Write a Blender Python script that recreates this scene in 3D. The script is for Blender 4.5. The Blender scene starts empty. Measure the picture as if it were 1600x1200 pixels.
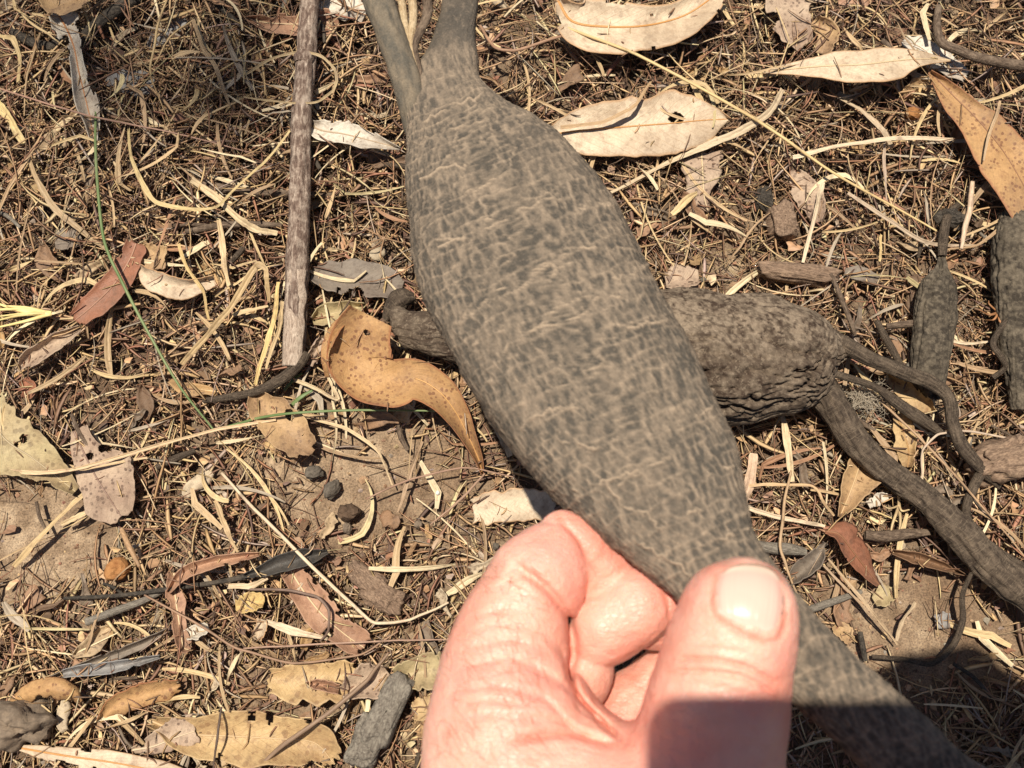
import bpy, math, random
import numpy as np
from mathutils import Vector

# ------------------------------------------------------------------ camera, sky, sun, exposure
SC = bpy.context.scene
COL = SC.collection
F = 1537.0                      # focal length in pixels of the 1600 px wide photograph
D = 0.42                        # metres from lens to the soil along the view axis
TILT = math.radians(14)
CAM = np.array([0.0, -D*math.sin(TILT), D*math.cos(TILT)])
RT = np.array([1.0, 0, 0])
UP = np.array([0, math.cos(TILT), math.sin(TILT)])
FW = np.array([0, math.sin(TILT), -math.cos(TILT)])

cam_data = bpy.data.cameras.new('camera')
cam_data.sensor_width = 36.0
cam_data.lens = F/1600*36.0
cam_data.clip_start = 0.004
cam_data.clip_end = 200
cam_data.dof.use_dof = True
cam_data.dof.focus_distance = 0.405
cam_data.dof.aperture_fstop = 17.0
cam = bpy.data.objects.new('camera', cam_data)
cam.location = CAM
cam.rotation_euler = (TILT, 0, 0)
COL.objects.link(cam)
SC.camera = cam

SUN_PX = (1022, 1168)           # where the lens's own shadow would fall
sun_dir = RT*((SUN_PX[0]-800)/F) + UP*((600-SUN_PX[1])/F) + FW
sun_dir /= np.linalg.norm(sun_dir)
world = bpy.data.worlds.new('World')
SC.world = world
world.use_nodes = True
wn = world.node_tree.nodes; wl = world.node_tree.links
wn.clear()
wo = wn.new('ShaderNodeOutputWorld'); bg = wn.new('ShaderNodeBackground')
sky = wn.new('ShaderNodeTexSky')
sky.sky_type = 'NISHITA'; sky.sun_disc = False
sky.sun_elevation = math.asin(-sun_dir[2])
sky.sun_rotation = math.atan2(-sun_dir[0], -sun_dir[1])
sky.dust_density = 1.0; sky.ozone_density = .7
bg.inputs['Strength'].default_value = 0.05
wl.new(sky.outputs[0], bg.inputs[0]); wl.new(bg.outputs[0], wo.inputs[0])
sun_data = bpy.data.lights.new('sun', 'SUN')
sun_data.energy = 5.0
sun_data.angle = math.radians(0.8)
sun_data.color = (1.0, 0.905, 0.76)
sun = bpy.data.objects.new('sun', sun_data)
sun.rotation_euler = Vector(sun_dir).to_track_quat('-Z', 'Y').to_euler()
sun.location = (0, 0, 3)
COL.objects.link(sun)
SC.view_settings.view_transform = 'Standard'
SC.view_settings.look = 'None'
SC.view_settings.exposure = 0.27
SC.view_settings.gamma = 1.0
SC.view_settings.use_curve_mapping = False

SC.cycles.diffuse_bounces = 2
SC.cycles.max_bounces = 8

rng = np.random.default_rng(7)
random.seed(7)

# ------------------------------------------------------------------ pixel <-> place
def gp(px, py, z=0.0):
    """point at height z (m) seen at pixel (px,py)"""
    px = np.asarray(px, float); py = np.asarray(py, float); z = np.asarray(z, float)
    d = RT*((px-800)/F)[..., None] + UP*((600-py)/F)[..., None] + FW
    s = (z-CAM[2])/d[..., 2]
    return CAM + d*s[..., None]
def dp(px, py, dep):
    """point at axis distance dep (m) seen at pixel (px,py)"""
    px = np.asarray(px, float); py = np.asarray(py, float); dep = np.asarray(dep, float)
    d = RT*((px-800)/F)[..., None] + UP*((600-py)/F)[..., None] + FW
    return CAM + d*dep[..., None]
def topx(P):
    q = P-CAM
    dep = q@FW
    return 800+F*(q@RT)/dep, 600-F*(q@UP)/dep

# ------------------------------------------------------------------ numpy noise
def _h(ix, iy, iz, s=0):
    n = (ix.astype(np.int64)*374761393 + iy.astype(np.int64)*668265263 + iz.astype(np.int64)*2147483647 + s*1274126177) & 0xffffffff
    n = ((n ^ (n >> 13))*1274126177) & 0xffffffff
    n = ((n ^ (n >> 16))*2246822519) & 0xffffffff
    return ((n ^ (n >> 15)) & 0xffffff)/16777215.0
def vnoise(p, s=0):
    i = np.floor(p).astype(np.int64); f = p-i; f = f*f*(3-2*f)
    r = 0
    for a in (0, 1):
        for b in (0, 1):
            for c in (0, 1):
                w = (f[:, 0] if a else 1-f[:, 0])*(f[:, 1] if b else 1-f[:, 1])*(f[:, 2] if c else 1-f[:, 2])
                r = r + w*_h(i[:, 0]+a, i[:, 1]+b, i[:, 2]+c, s)
    return r*2-1
def fbm(p, o=4, s=0, g=0.5):
    r = 0; a = 1.0; t = 0
    for k in range(o):
        r = r + a*vnoise(p*2**k+k*17.3, s+k); t += a; a *= g
    return r/t
def worley(p, s=0):
    i = np.floor(p).astype(np.int64); f = p-i
    f1 = np.full(len(p), 9.0); f2 = f1.copy()
    for a in (-1, 0, 1):
        for b in (-1, 0, 1):
            for c in (-1, 0, 1):
                x, y, z = i[:, 0]+a, i[:, 1]+b, i[:, 2]+c
                d = np.sqrt((a+_h(x, y, z, s+1)-f[:, 0])**2+(b+_h(x, y, z, s+2)-f[:, 1])**2+(c+_h(x, y, z, s+3)-f[:, 2])**2)
                m = d < f1
                f2 = np.where(m, f1, np.minimum(f2, d)); f1 = np.where(m, d, f1)
    return f1, f2

# ------------------------------------------------------------------ mesh helpers
def mesh(name, V, faces, mat=None, uv=None, col=None, attrs=None, smooth=True):
    V = np.asarray(V, np.float32)
    me = bpy.data.meshes.new(name)
    if not isinstance(faces, (list, tuple)): faces = [faces]
    faces = [np.asarray(f, np.int32) for f in faces if len(f)]
    nl = sum(f.size for f in faces); nf = sum(len(f) for f in faces)
    me.vertices.add(len(V)); me.vertices.foreach_set('co', V.ravel())
    me.loops.add(nl); me.polygons.add(nf)
    vi = np.concatenate([f.ravel() for f in faces])
    tot = np.concatenate([np.full(len(f), f.shape[1], np.int32) for f in faces])
    st = np.concatenate([[0], np.cumsum(tot)[:-1]]).astype(np.int32)
    me.loops.foreach_set('vertex_index', vi)
    me.polygons.foreach_set('loop_start', st)
    me.polygons.foreach_set('use_smooth', np.full(nf, smooth))
    if uv is not None:
        l = me.uv_layers.new(name='UVMap')
        l.data.foreach_set('uv', np.asarray(uv, np.float32)[vi].ravel())
    if col is not None:
        c = me.color_attributes.new('tint', 'FLOAT_COLOR', 'POINT')
        cc = np.ones((len(V), 4), np.float32); cc[:, :3] = col
        c.data.foreach_set('color', cc.ravel())
    if attrs:
        for k, a in attrs.items():
            at = me.attributes.new(k, 'FLOAT', 'POINT')
            at.data.foreach_set('value', np.asarray(a, np.float32))
    me.update(calc_edges=True); me.validate()
    if mat: me.materials.append(mat)
    return me
def tag(o, label=None, cat=None, group=None, kind=None):
    if label: o['label'] = label
    if cat: o['category'] = cat
    if group: o['group'] = group
    if kind: o['kind'] = kind
    return o
def place(name, V, faces, mat, parent=None, **kw):
    """one mesh object whose origin sits at its lowest middle"""
    V = np.asarray(V, float)
    c = V.mean(0); c[2] = V[:, 2].min()
    o = bpy.data.objects.new(name, mesh(name, V-c, faces, mat, **kw))
    COL.objects.link(o)
    if parent is not None:
        o.parent = parent
        o.location = c-np.array(parent['_at'])
    else:
        o.location = c
    o['_at'] = [float(x) for x in c]
    return o
def grid_faces(n, m, wrap=False):
    i, j = np.meshgrid(np.arange(n-1), np.arange(m if wrap else m-1), indexing='ij')
    j2 = (j+1) % m
    return np.stack([i*m+j, i*m+j2, (i+1)*m+j2, (i+1)*m+j], -1).reshape(-1, 4)
def spline(P, n):
    """Catmull-Rom through rows of P, n samples"""
    P = np.asarray(P, float)
    if len(P) == 2:
        t = np.linspace(0, 1, n)[:, None]
        return P[0]*(1-t)+P[1]*t
    Q = np.vstack([2*P[0]-P[1], P, 2*P[-1]-P[-2]])
    t = np.linspace(0, len(P)-1-1e-9, n); k = t.astype(int); f = (t-k)[:, None]
    a, b, c, d = Q[k], Q[k+1], Q[k+2], Q[k+3]
    return 0.5*(2*b+(c-a)*f+(2*a-5*b+4*c-d)*f**2+(3*b-a-3*c+d)*f**3)
def frame(path):
    t = np.gradient(path, axis=0); t /= np.linalg.norm(t, axis=1)[:, None]+1e-12
    s = np.cross(t, [0, 0, 1.0]); s /= np.linalg.norm(s, axis=1)[:, None]+1e-9
    return t, s, np.cross(s, t)
def normals_grid(V, n, m):
    G = V.reshape(n, m, 3)
    du = np.gradient(G, axis=0); dv = np.roll(G, -1, 1)-np.roll(G, 1, 1)
    N = np.cross(dv, du); N /= np.linalg.norm(N, axis=2)[..., None]+1e-12
    c = G.mean(1, keepdims=True)
    if ((G-c)*N).sum() < 0: N = -N
    return N.reshape(-1, 3)
def tube_geo(path, ra, rb, m, disp=None, a0=0.0):
    """closed tube; disp(V, u, ang) gives metres outward; returns V, faces, uv"""
    n = len(path)
    t, s, u = frame(path)
    ang = np.linspace(0, 2*np.pi, m, endpoint=False)+a0
    ra = np.broadcast_to(ra, n); rb = np.broadcast_to(rb, n)
    V = path[:, None]+s[:, None]*(np.cos(ang)[None, :, None]*ra[:, None, None])+u[:, None]*(np.sin(ang)[None, :, None]*rb[:, None, None])
    V = V.reshape(-1, 3)
    L = np.concatenate([[0], np.cumsum(np.linalg.norm(np.diff(path, axis=0), axis=1))])
    uv = np.stack([np.repeat(L/max(L[-1], 1e-9), m), np.tile(ang/(2*np.pi), n)], -1)
    if disp is not None:
        V = V+normals_grid(V, n, m)*disp(V, np.repeat(L, m), np.tile(ang, n))[:, None]
    c0 = V[:m].mean(0); c1 = V[-m:].mean(0); k = len(V)
    V = np.vstack([V, c0, c1]); uv = np.vstack([uv, [0, .5], [1, .5]])
    j = np.arange(m); j2 = (j+1) % m
    caps = np.vstack([np.stack([np.full(m, k), j2, j], -1), np.stack([np.full(m, k+1), (n-1)*m+j, (n-1)*m+j2], -1)])
    return V, [grid_faces(n, m, True)[:, ::-1], caps], uv

# ------------------------------------------------------------------ materials
class NT:
    def __init__(s, name):
        s.m = bpy.data.materials.new(name); s.m.use_nodes = True
        s.t = s.m.node_tree; s.b = s.t.nodes['Principled BSDF']
        s.out = s.t.nodes['Material Output']
    def n(s, ty, **kw):
        x = s.t.nodes.new('ShaderNode'+ty)
        for k, v in kw.items():
            if k.startswith('_'): setattr(x, k[1:], v)
            else: x.inputs[k.replace('__', ' ')].default_value = v
        return x
    def l(s, a, b): s.t.links.new(a, b); return s
    def noise(s, scale, detail=4, rough=.55, vec=None, dist=0.0):
        x = s.n('TexNoise', Scale=scale, Detail=detail, Roughness=rough, Distortion=dist)
        s.l(vec if vec else s.co(), x.inputs['Vector']); return x.outputs['Fac']
    def co(s):
        if not hasattr(s, 'c'): s.c = s.n('TexCoord')
        return s.c.outputs['Object']
    def uvc(s):
        if not hasattr(s, 'c'): s.c = s.n('TexCoord')
        return s.c.outputs['UV']
    def mapv(s, vec, scale):
        x = s.n('Mapping'); x.inputs['Scale'].default_value = scale; s.l(vec, x.inputs['Vector']); return x.outputs[0]
    def ramp(s, fac, stops):
        x = s.n('ValToRGB'); cr = x.color_ramp
        while len(cr.elements) < len(stops): cr.elements.new(.5)
        for e, (p, c) in zip(cr.elements, stops):
            e.position = p; e.color = (*c, 1) if len(c) == 3 else c
        s.l(fac, x.inputs['Fac']); return x.outputs['Color']
    def step(s, fac, a, b):
        x = s.n('MapRange', _clamp=True); x.inputs['From Min'].default_value = a; x.inputs['From Max'].default_value = b
        s.l(fac, x.inputs['Value']); return x.outputs[0]
    def mix(s, fac, a, b, mode='MIX'):
        x = s.n('Mix', _data_type='RGBA', _blend_type=mode)
        for v, i in ((fac, 0), (a, 6), (b, 7)):
            if isinstance(v, (int, float)): x.inputs[i].default_value = v
            elif isinstance(v, tuple): x.inputs[i].default_value = (*v, 1)
            else: s.l(v, x.inputs[i])
        return x.outputs[2]
    def math(s, op, a, b=0.0):
        x = s.n('Math', _operation=op)
        for v, i in ((a, 0), (b, 1)):
            if isinstance(v, (int, float)): x.inputs[i].default_value = v
            else: s.l(v, x.inputs[i])
        return x.outputs[0]
    def attr(s, name, out='Color'):
        x = s.n('Attribute', _attribute_name=name); return x.outputs[out]
    def bump(s, h, strength, dist):
        x = s.n('Bump', Strength=strength, Distance=dist); s.l(h, x.inputs['Height'])
        if hasattr(s, 'lastb'): s.l(s.lastb, x.inputs['Normal'])
        s.lastb = x.outputs[0]; s.l(x.outputs[0], s.b.inputs['Normal']); return s
    def done(s, color, rough=.7, spec=.3):
        if isinstance(color, tuple): s.b.inputs['Base Color'].default_value = (*color, 1)
        else: s.l(color, s.b.inputs['Base Color'])
        if isinstance(rough, (int, float)): s.b.inputs['Roughness'].default_value = rough
        else: s.l(rough, s.b.inputs['Roughness'])
        s.b.inputs['Specular IOR Level'].default_value = spec
        return s.m

def soil_mat():
    t = NT('sandy_soil')
    big = t.noise(14, 5, .6); mid = t.noise(120, 5, .65); fine = t.noise(1400, 3, .7)
    c = t.ramp(mid, [(.3, (.13, .09, .058)), (.5, (.28, .205, .138)), (.7, (.42, .325, .225))])
    c = t.mix(t.step(big, .42, .62), c, (.17, .115, .075))
    c = t.mix(t.math('MULTIPLY', t.attr('humus', 'Fac'), .85), c, t.ramp(mid, [(.3, (.034, .023, .016)), (.7, (.10, .068, .046))]))  # soil colour darkened under thick litter, painting in shade between the straws
    g = t.ramp(fine, [(.32, (.10, .07, .05)), (.5, (.55, .55, .55)), (.68, (1.0, .95, .85))])
    c = t.mix(.55, c, g, 'OVERLAY')
    t.bump(fine, .7, .0006).bump(mid, .5, .003)
    return t.done(c, .92, .15)
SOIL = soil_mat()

def straw_mat(name='dry_straw', src='attr'):
    t = NT(name)
    if src == 'attr': base = t.attr('tint')
    else: base = t.n('ObjectInfo').outputs['Color']
    u = t.mapv(t.uvc(), (4, 9, 1))
    st = t.noise(1.0, 4, .65, u)
    mot = t.noise(110, 5, .65)
    c = t.mix(.55, base, t.ramp(st, [(.3, (.22, .18, .14)), (.5, (.52, .5, .48)), (.68, (.86, .84, .78))]), 'OVERLAY')
    c = t.mix(t.math('MULTIPLY', t.step(mot, .54, .68), .55), c, (.12, .075, .045))
    t.bump(st, .35, .0004)
    return t.done(c, .55, .35)
STRAW = straw_mat(); STRAWO = straw_mat('dry_straw_single', 'obj')

def leaf_mat(name, c1, c2, spots=(.10, .06, .04), spot_amt=.5, spot_sc=450, vein=(.4, .3, .2), vein_amt=.35, rough=.55, obj=False, edge=None):
    t = NT(name)
    uv = t.uvc()
    mot = t.noise(55, 5, .6); fine = t.noise(900, 4, .65)
    if obj:
        base = t.n('ObjectInfo').outputs['Color']
        c = t.mix(t.step(mot, .35, .7), base, t.mix(.6, base, c2))
    else:
        c = t.mix(t.step(mot, .36, .64), c1, c2)
    c = t.mix(.35, c, t.ramp(fine, [(.3, (.3, .3, .3)), (.7, (.72, .72, .72))]), 'OVERLAY')
    # side veins: thin slanting lines either side of the midrib
    sep = t.n('SeparateXYZ'); t.l(uv, sep.inputs[0])
    av = t.math('ABSOLUTE', t.math('SUBTRACT', sep.outputs[1], .5))
    wob = t.math('MULTIPLY', t.noise(60, 3), .5)
    ph = t.math('ADD', t.math('SUBTRACT', t.math('MULTIPLY', sep.outputs[0], 16), t.math('MULTIPLY', av, 7)), wob)
    fr = t.math('ABSOLUTE', t.math('SUBTRACT', t.math('FRACT', ph), .5))
    vm = t.math('SUBTRACT', 1.0, t.step(fr, 0.0, .07))
    c = t.mix(t.math('MULTIPLY', vm, vein_amt), c, vein)
    vo = t.n('TexVoronoi', Scale=spot_sc*.75); t.l(t.co(), vo.inputs['Vector'])
    gate = t.step(t.noise(70, 3), .36, .52)
    siz = t.math('MULTIPLY', t.noise(spot_sc*.6, 2), .55)
    sp = t.math('SUBTRACT', 1.0, t.step(t.math('SUBTRACT', vo.outputs['Distance'], siz), .0, .08))
    c = t.mix(t.math('MULTIPLY', t.math('MULTIPLY', sp, gate), spot_amt), c, spots)
    if edge:
        c = t.mix(t.math('MULTIPLY', t.step(av, .44, .5), .8), c, edge)
    st1 = t.noise(120, 6, .7, dist=1.5)
    c = t.mix(t.math('MULTIPLY', t.step(st1, .50, .64), .6), c, t.mix(.62, c, spots))
    c = t.mix(t.math('MULTIPLY', t.step(t.noise(30, 5, .65), .46, .66), .55), c, t.mix(.55, c, (.23, .165, .115)))
    c = t.mix(t.math('MULTIPLY', t.step(t.noise(260, 4, .7), .56, .66), .45), c, t.mix(.6, c, (.12, .08, .055)))
    t.bump(vm, .25, .0004).bump(fine, .4, .0003).bump(st1, .4, .0012).bump(mot, .3, .002)
    return t.done(c, rough, .3)
LM = dict(
    white=leaf_mat('bleached_leaf', (.62, .50, .36), (.50, .39, .27), (.30, .2, .13), .3, 380, (.46, .31, .18), .4, .5, edge=(.45, .24, .1)),
    chalk=leaf_mat('chalky_leaf', (.66, .60, .50), (.48, .43, .36), (.25, .19, .14), .5, 700, (.5, .4, .3), .15, .6),
    orange=leaf_mat('orange_leaf', (.47, .285, .13), (.36, .205, .09), (.17, .075, .04), .8, 620, (.38, .22, .1), .3, .6, edge=(.30, .11, .05)),
    ochre=leaf_mat('ochre_leaf', (.52, .37, .19), (.42, .28, .135), (.2, .1, .05), .5, 400, (.34, .22, .10), .5, .5),
    tan=leaf_mat('tan_leaf', (.46, .31, .16), (.35, .22, .12), (.14, .08, .05), .5, 600, (.36, .24, .13), .35, .55),
    olive=leaf_mat('drab_leaf', (.44, .36, .20), (.36, .27, .15), (.13, .09, .05), .5, 420, (.3, .22, .12), .25, .55),
    pink=leaf_mat('pinkish_leaf', (.42, .25, .16), (.34, .19, .12), (.2, .09, .06), .4, 420, (.46, .29, .19), .45, .5),
    mauve=leaf_mat('mottled_mauve_leaf', (.46, .35, .25), (.34, .235, .17), (.10, .06, .045), .8, 640, (.26, .17, .12), .3, .65),
    red=leaf_mat('red_brown_leaf', (.30, .13, .075), (.24, .10, .06), (.12, .05, .03), .4, 420, (.4, .2, .12), .3, .5),
    grey=leaf_mat('grey_leaf', (.23, .19, .15), (.17, .14, .115), (.08, .06, .05), .4, 500, (.26, .2, .15), .3, .6),
    blue=leaf_mat('slate_leaf', (.30, .29, .28), (.22, .21, .20), (.1, .08, .07), .4, 500, (.24, .2, .18), .2, .6),
    darkened=leaf_mat('charred_leaf', (.055, .05, .045), (.085, .075, .065), (.03, .03, .03), .5, 500, (.09, .08, .07), .2, .5),
    yellow=leaf_mat('yellow_flake', (.60, .44, .19), (.5, .34, .14), (.2, .1, .05), .4, 500, (.5, .34, .14), .2, .5),
    brown=leaf_mat('brown_leaf', (.22, .125, .07), (.16, .09, .05), (.07, .04, .03), .4, 500, (.26, .16, .1), .3, .55),
    any=leaf_mat('faded_leaf', (.4, .3, .2), (.16, .10, .06), (.1, .06, .04), .5, 550, (.3, .2, .12), .3, .6, obj=True))

def wood_mat(name, c1, c2, c3, sx=12, sy=90, bump=.6, cracks=0):
    t = NT(name)
    v = t.mapv(t.uvc(), (sx, sy/10, 1))
    st = t.noise(3.0, 5, .65, v, .6); mot = t.noise(140, 5, .65); fine = t.noise(1100, 4, .7)
    c = t.ramp(st, [(.3, c1), (.5, c2), (.72, c3)])
    c = t.mix(t.step(mot, .5, .66), c, t.mix(.6, c, c3))
    c = t.mix(.4, c, t.ramp(fine, [(.3, (.25, .25, .25)), (.7, (.75, .75, .75))]), 'OVERLAY')
    if cracks:
        cr = t.noise(1.0, 3, .6, t.mapv(t.uvc(), (26, 2.2, 1)), .8)
        line = t.math('SUBTRACT', 1.0, t.step(t.math('ABSOLUTE', t.math('SUBTRACT', cr, .5)), .0, .022))
        c = t.mix(t.math('MULTIPLY', line, cracks), c, (.30, .235, .165))
        t.bump(line, .3, .0005)
    t.bump(st, bump, .0012).bump(mot, .4, .001).bump(fine, .5, .0004)
    return t.done(c, .8, .2)
STICKM = wood_mat('weathered_stick_bark', (.06, .038, .03), (.17, .118, .092), (.50, .41, .33), 2.2, 75)
ROOTM = wood_mat('dark_root_bark', (.030, .022, .017), (.070, .052, .038), (.16, .122, .088), 2.2, 70, .8, .45)
TWIGM = wood_mat('twig_bark', (.05, .035, .027), (.12, .085, .06), (.24, .18, .13), 4, 40)
CHARM = wood_mat('charcoal', (.018, .016, .014), (.05, .043, .036), (.14, .115, .088), 6, 60)
GREYWOOD = wood_mat('grey_driftwood', (.10, .085, .07), (.19, .165, .135), (.30, .27, .22), 4, 60)
PALEWOOD = wood_mat('pale_wood', (.30, .2, .11), (.46, .34, .2), (.62, .50, .33), 4, 60)
BROWNBARK = wood_mat('brown_bark_flake', (.10, .065, .045), (.22, .15, .105), (.40, .28, .19), 4, 60)

def tuber_mat(name, dark, lite, dust):
    t = NT(name)
    r = t.attr('ridge', 'Fac')
    mot = t.noise(160, 5, .6); fine = t.noise(1500, 4, .7); big = t.noise(28, 4, .6)
    c = t.mix(t.step(r, .15, .8), dark, lite)
    c = t.mix(t.math('MULTIPLY', t.step(mot, .48, .7), .35), c, dust)
    c = t.mix(t.math('MULTIPLY', t.step(big, .5, .68), .2), c, dust)
    c = t.mix(t.math('MULTIPLY', t.step(t.noise(620, 4, .7), .53, .63), .4), c, dust)
    c = t.mix(.5, c, t.ramp(fine, [(.3, (.28, .28, .28)), (.7, (.74, .74, .74))]), 'OVERLAY')
    t.bump(fine, .6, .0005).bump(mot, .4, .0012)
    return t.done(c, .88, .15)
HELDM = tuber_mat('crackled_grey_bark', (.080, .071, .060), (.350, .272, .198), (.215, .170, .128))
LYINGM = tuber_mat('dusty_grooved_bark', (.050, .034, .025), (.225, .175, .128), (.33, .265, .195))
SMALLM = tuber_mat('dark_tuber_bark', (.045, .037, .029), (.155, .128, .094), (.20, .165, .12))

def skin_mat():
    t = NT('sunlit_skin')
    big = t.noise(38, 3, .5); mid = t.noise(160, 4, .6); fine = t.noise(900, 3, .6)
    red = t.attr('flush', 'Fac')
    c = t.mix(t.step(big, .36, .66), (.90, .53, .42), (.84, .37, .295))
    c = t.mix(t.math('MULTIPLY', t.step(mid, .5, .75), .35), c, (.80, .29, .225))
    c = t.mix(t.math('MULTIPLY', red, .75), c, (.68, .20, .13))
    c = t.mix(t.math('MULTIPLY', t.step(t.noise(90, 4, .6), .52, .7), .4), c, (.72, .30, .21))
    v = t.n('TexVoronoi', Scale=1300.0); t.l(t.co(), v.inputs['Vector'])
    w = t.n('TexVoronoi', Scale=420.0, _feature='DISTANCE_TO_EDGE'); t.l(t.mapv(t.co(), (1, 2.2, 1.6)), w.inputs['Vector'])
    t.bump(v.outputs['Distance'], .25, .0004).bump(t.step(w.outputs['Distance'], 0, .14), .35, .0003).bump(mid, .3, .0014)
    t.b.inputs['Subsurface Weight'].default_value = .35
    t.b.inputs['Subsurface Radius'].default_value = (1.0, .35, .18)
    t.b.inputs['Subsurface Scale'].default_value = .0022
    return t.done(c, .43, .5)
SKIN = skin_mat()
def nail_mat():
    t = NT('fingernail')
    sep = t.n('SeparateXYZ'); t.l(t.uvc(), sep.inputs[0])
    v = t.mapv(t.uvc(), (26, 1.2, 1))
    st = t.noise(1.0, 2, .5, v)
    c = t.mix(t.step(sep.outputs[1], .86, .93), (.82, .50, .42), (.84, .62, .50))
    c = t.mix(t.math('SUBTRACT', 1.0, t.step(sep.outputs[1], .05, .20)), c, (.84, .68, .58))
    side = t.math('ABSOLUTE', t.math('SUBTRACT', sep.outputs[0], .5))
    c = t.mix(t.math('MULTIPLY', t.step(side, .455, .5), .7), c, (.50, .22, .15))
    c = t.mix(t.math('MULTIPLY', t.step(sep.outputs[1], .95, .99), .75), c, (.42, .29, .19))
    t.bump(st, .35, .0006)
    return t.done(c, .3, .5)
NAIL = nail_mat()
def flat(name, c, rough=.5, spec=.4):
    return NT(name).done(c, rough, spec)
def stone_mat(name, c1, c2):
    t = NT(name)
    a = t.noise(260, 5, .65); f = t.noise(1500, 3, .7)
    t.bump(a, .6, .0012).bump(f, .4, .0004)
    return t.done(t.ramp(a, [(.35, c1), (.65, c2)]), .85, .25)
GREEN = NT('green_grass'); GREEN = GREEN.done(GREEN.ramp(GREEN.noise(60, 3), [(.35, (.10, .16, .05)), (.65, (.20, .25, .11))]), .5, .35)

# ------------------------------------------------------------------ the ground
def soil_h(x, y):
    p = np.stack([x, y, np.zeros_like(x)], -1)
    near = np.exp(-(x*x+y*y)/.5)
    return near*(fbm(p*22, 3, 3)*.0030 + fbm(p*130, 3, 5)*.0011 + fbm(p*520, 2, 9)*.00045) - .0015
def axis_coords(lim):
    a = np.arange(-lim, lim+1e-6, .0015)
    o = lim*np.cumprod(np.full(26, 1.19))
    return np.concatenate([-o[::-1], a, o])
gx, gy = axis_coords(.31), axis_coords(.27)
X, Y = np.meshgrid(gx, gy, indexing='ij')
Zs = soil_h(X.ravel(), Y.ravel())
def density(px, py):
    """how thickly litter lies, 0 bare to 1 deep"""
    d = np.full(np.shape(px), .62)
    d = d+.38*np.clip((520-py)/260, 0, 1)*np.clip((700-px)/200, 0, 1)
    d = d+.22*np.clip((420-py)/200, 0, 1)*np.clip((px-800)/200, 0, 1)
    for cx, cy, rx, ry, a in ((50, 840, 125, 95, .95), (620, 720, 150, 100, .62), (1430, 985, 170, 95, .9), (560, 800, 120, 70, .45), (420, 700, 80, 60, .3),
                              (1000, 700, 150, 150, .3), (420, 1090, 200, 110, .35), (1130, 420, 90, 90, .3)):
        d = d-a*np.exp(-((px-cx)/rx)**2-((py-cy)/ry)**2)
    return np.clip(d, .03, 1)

GP_ = np.stack([X.ravel(), Y.ravel(), Zs], -1)
GP_[:, 1] = np.clip(GP_[:, 1], -.4, .6); GP_[:, 0] = np.clip(GP_[:, 0], -.6, .6)
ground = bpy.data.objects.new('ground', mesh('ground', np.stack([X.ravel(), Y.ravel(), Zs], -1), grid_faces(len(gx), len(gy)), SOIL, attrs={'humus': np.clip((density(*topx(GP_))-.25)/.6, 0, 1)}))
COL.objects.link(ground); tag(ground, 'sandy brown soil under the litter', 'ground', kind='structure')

PAL = np.array([(.54, .40, .20), (.62, .50, .28), (.44, .31, .15), (.34, .22, .11), (.24, .15, .085), (.30, .16, .09), (.13, .085, .055), (.38, .32, .23), (.50, .42, .22)])*np.array([1.03, .98, 1.1])
PALW = np.array([.20, .13, .17, .14, .11, .07, .07, .06, .05]); PALW /= PALW.sum()

def strands(cx, cy, cz, ang, L, w, bend, tilt, col, S=6, arch=0.0, flat_=.45):
    """N thin closed straws as one array of triangles-tubes"""
    N = len(cx); t = np.linspace(-.5, .5, S)[None]
    a = ang[:, None]+bend[:, None]*t
    step = (L/(S-1))[:, None]
    dx = np.cos(a)*step; dy = np.sin(a)*step
    px = np.cumsum(dx, 1); py = np.cumsum(dy, 1)
    px = px-px.mean(1, keepdims=True)+cx[:, None]; py = py-py.mean(1, keepdims=True)+cy[:, None]
    pz = cz[:, None]+np.sin(tilt)[:, None]*t*L[:, None]+arch*(0.25-t*t)*L[:, None]
    pz = np.maximum(pz, -.0005)
    nx, ny = -np.sin(a), np.cos(a)
    taper = np.clip(1.15-1.3*np.abs(t), .45, 1)*w[:, None]*.5
    P = np.stack([px, py, pz], -1); n = np.stack([nx, ny, np.zeros_like(nx)], -1)
    V = np.empty((N, S, 3, 3))
    V[:, :, 0] = P+n*taper[..., None]; V[:, :, 1] = P-n*taper[..., None]
    V[:, :, 2] = P+np.array([0, 0, 1])*(taper*flat_*2)[..., None]
    base = (np.arange(N)*S*3)[:, None, None]
    i = np.arange(S-1)[None, :, None]*3
    fs = []
    for k in range(3):
        k2 = (k+1) % 3
        fs.append(np.concatenate([base+i+k, base+i+k2, base+i+3+k2, base+i+3+k], -1).reshape(-1, 4))
    b = base[:, 0, 0]
    caps = np.concatenate([np.stack([b, b+1, b+2], -1), np.stack([b+(S-1)*3, b+(S-1)*3+2, b+(S-1)*3+1], -1)])
    uv = np.stack([np.broadcast_to((t+.5)[:, :, None], (N, S, 3)), np.broadcast_to(np.array([0, 1, .5])[None, None], (N, S, 3))], -1).reshape(-1, 2)
    uv = uv+np.repeat(rng.random((N, 2))*20, S*3, 0)
    C = np.repeat(col, S*3, 0)
    return V.reshape(-1, 3), [np.concatenate(fs), caps], uv, C
def scatter(n, mind=0, ext=2.3):
    """n ground spots (pixel-space density, accepted against the litter map)"""
    out = np.zeros((0, 2))
    while len(out) < n:
        q = np.stack([rng.uniform(-170*ext, 1600+170*ext, n), rng.uniform(-150*ext, 1200+150*ext, n)], -1)
        keep = rng.random(n) < density(q[:, 0], q[:, 1])
        out = np.vstack([out, q[keep]])
    return out[:n]
def palette(n, w=PALW):
    c = PAL[rng.choice(len(PAL), n, p=w)]
    return np.clip(c*rng.uniform(.72, 1.2, (n, 1))*rng.uniform(.94, 1.06, (n, 3)), .02, .8)

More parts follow.
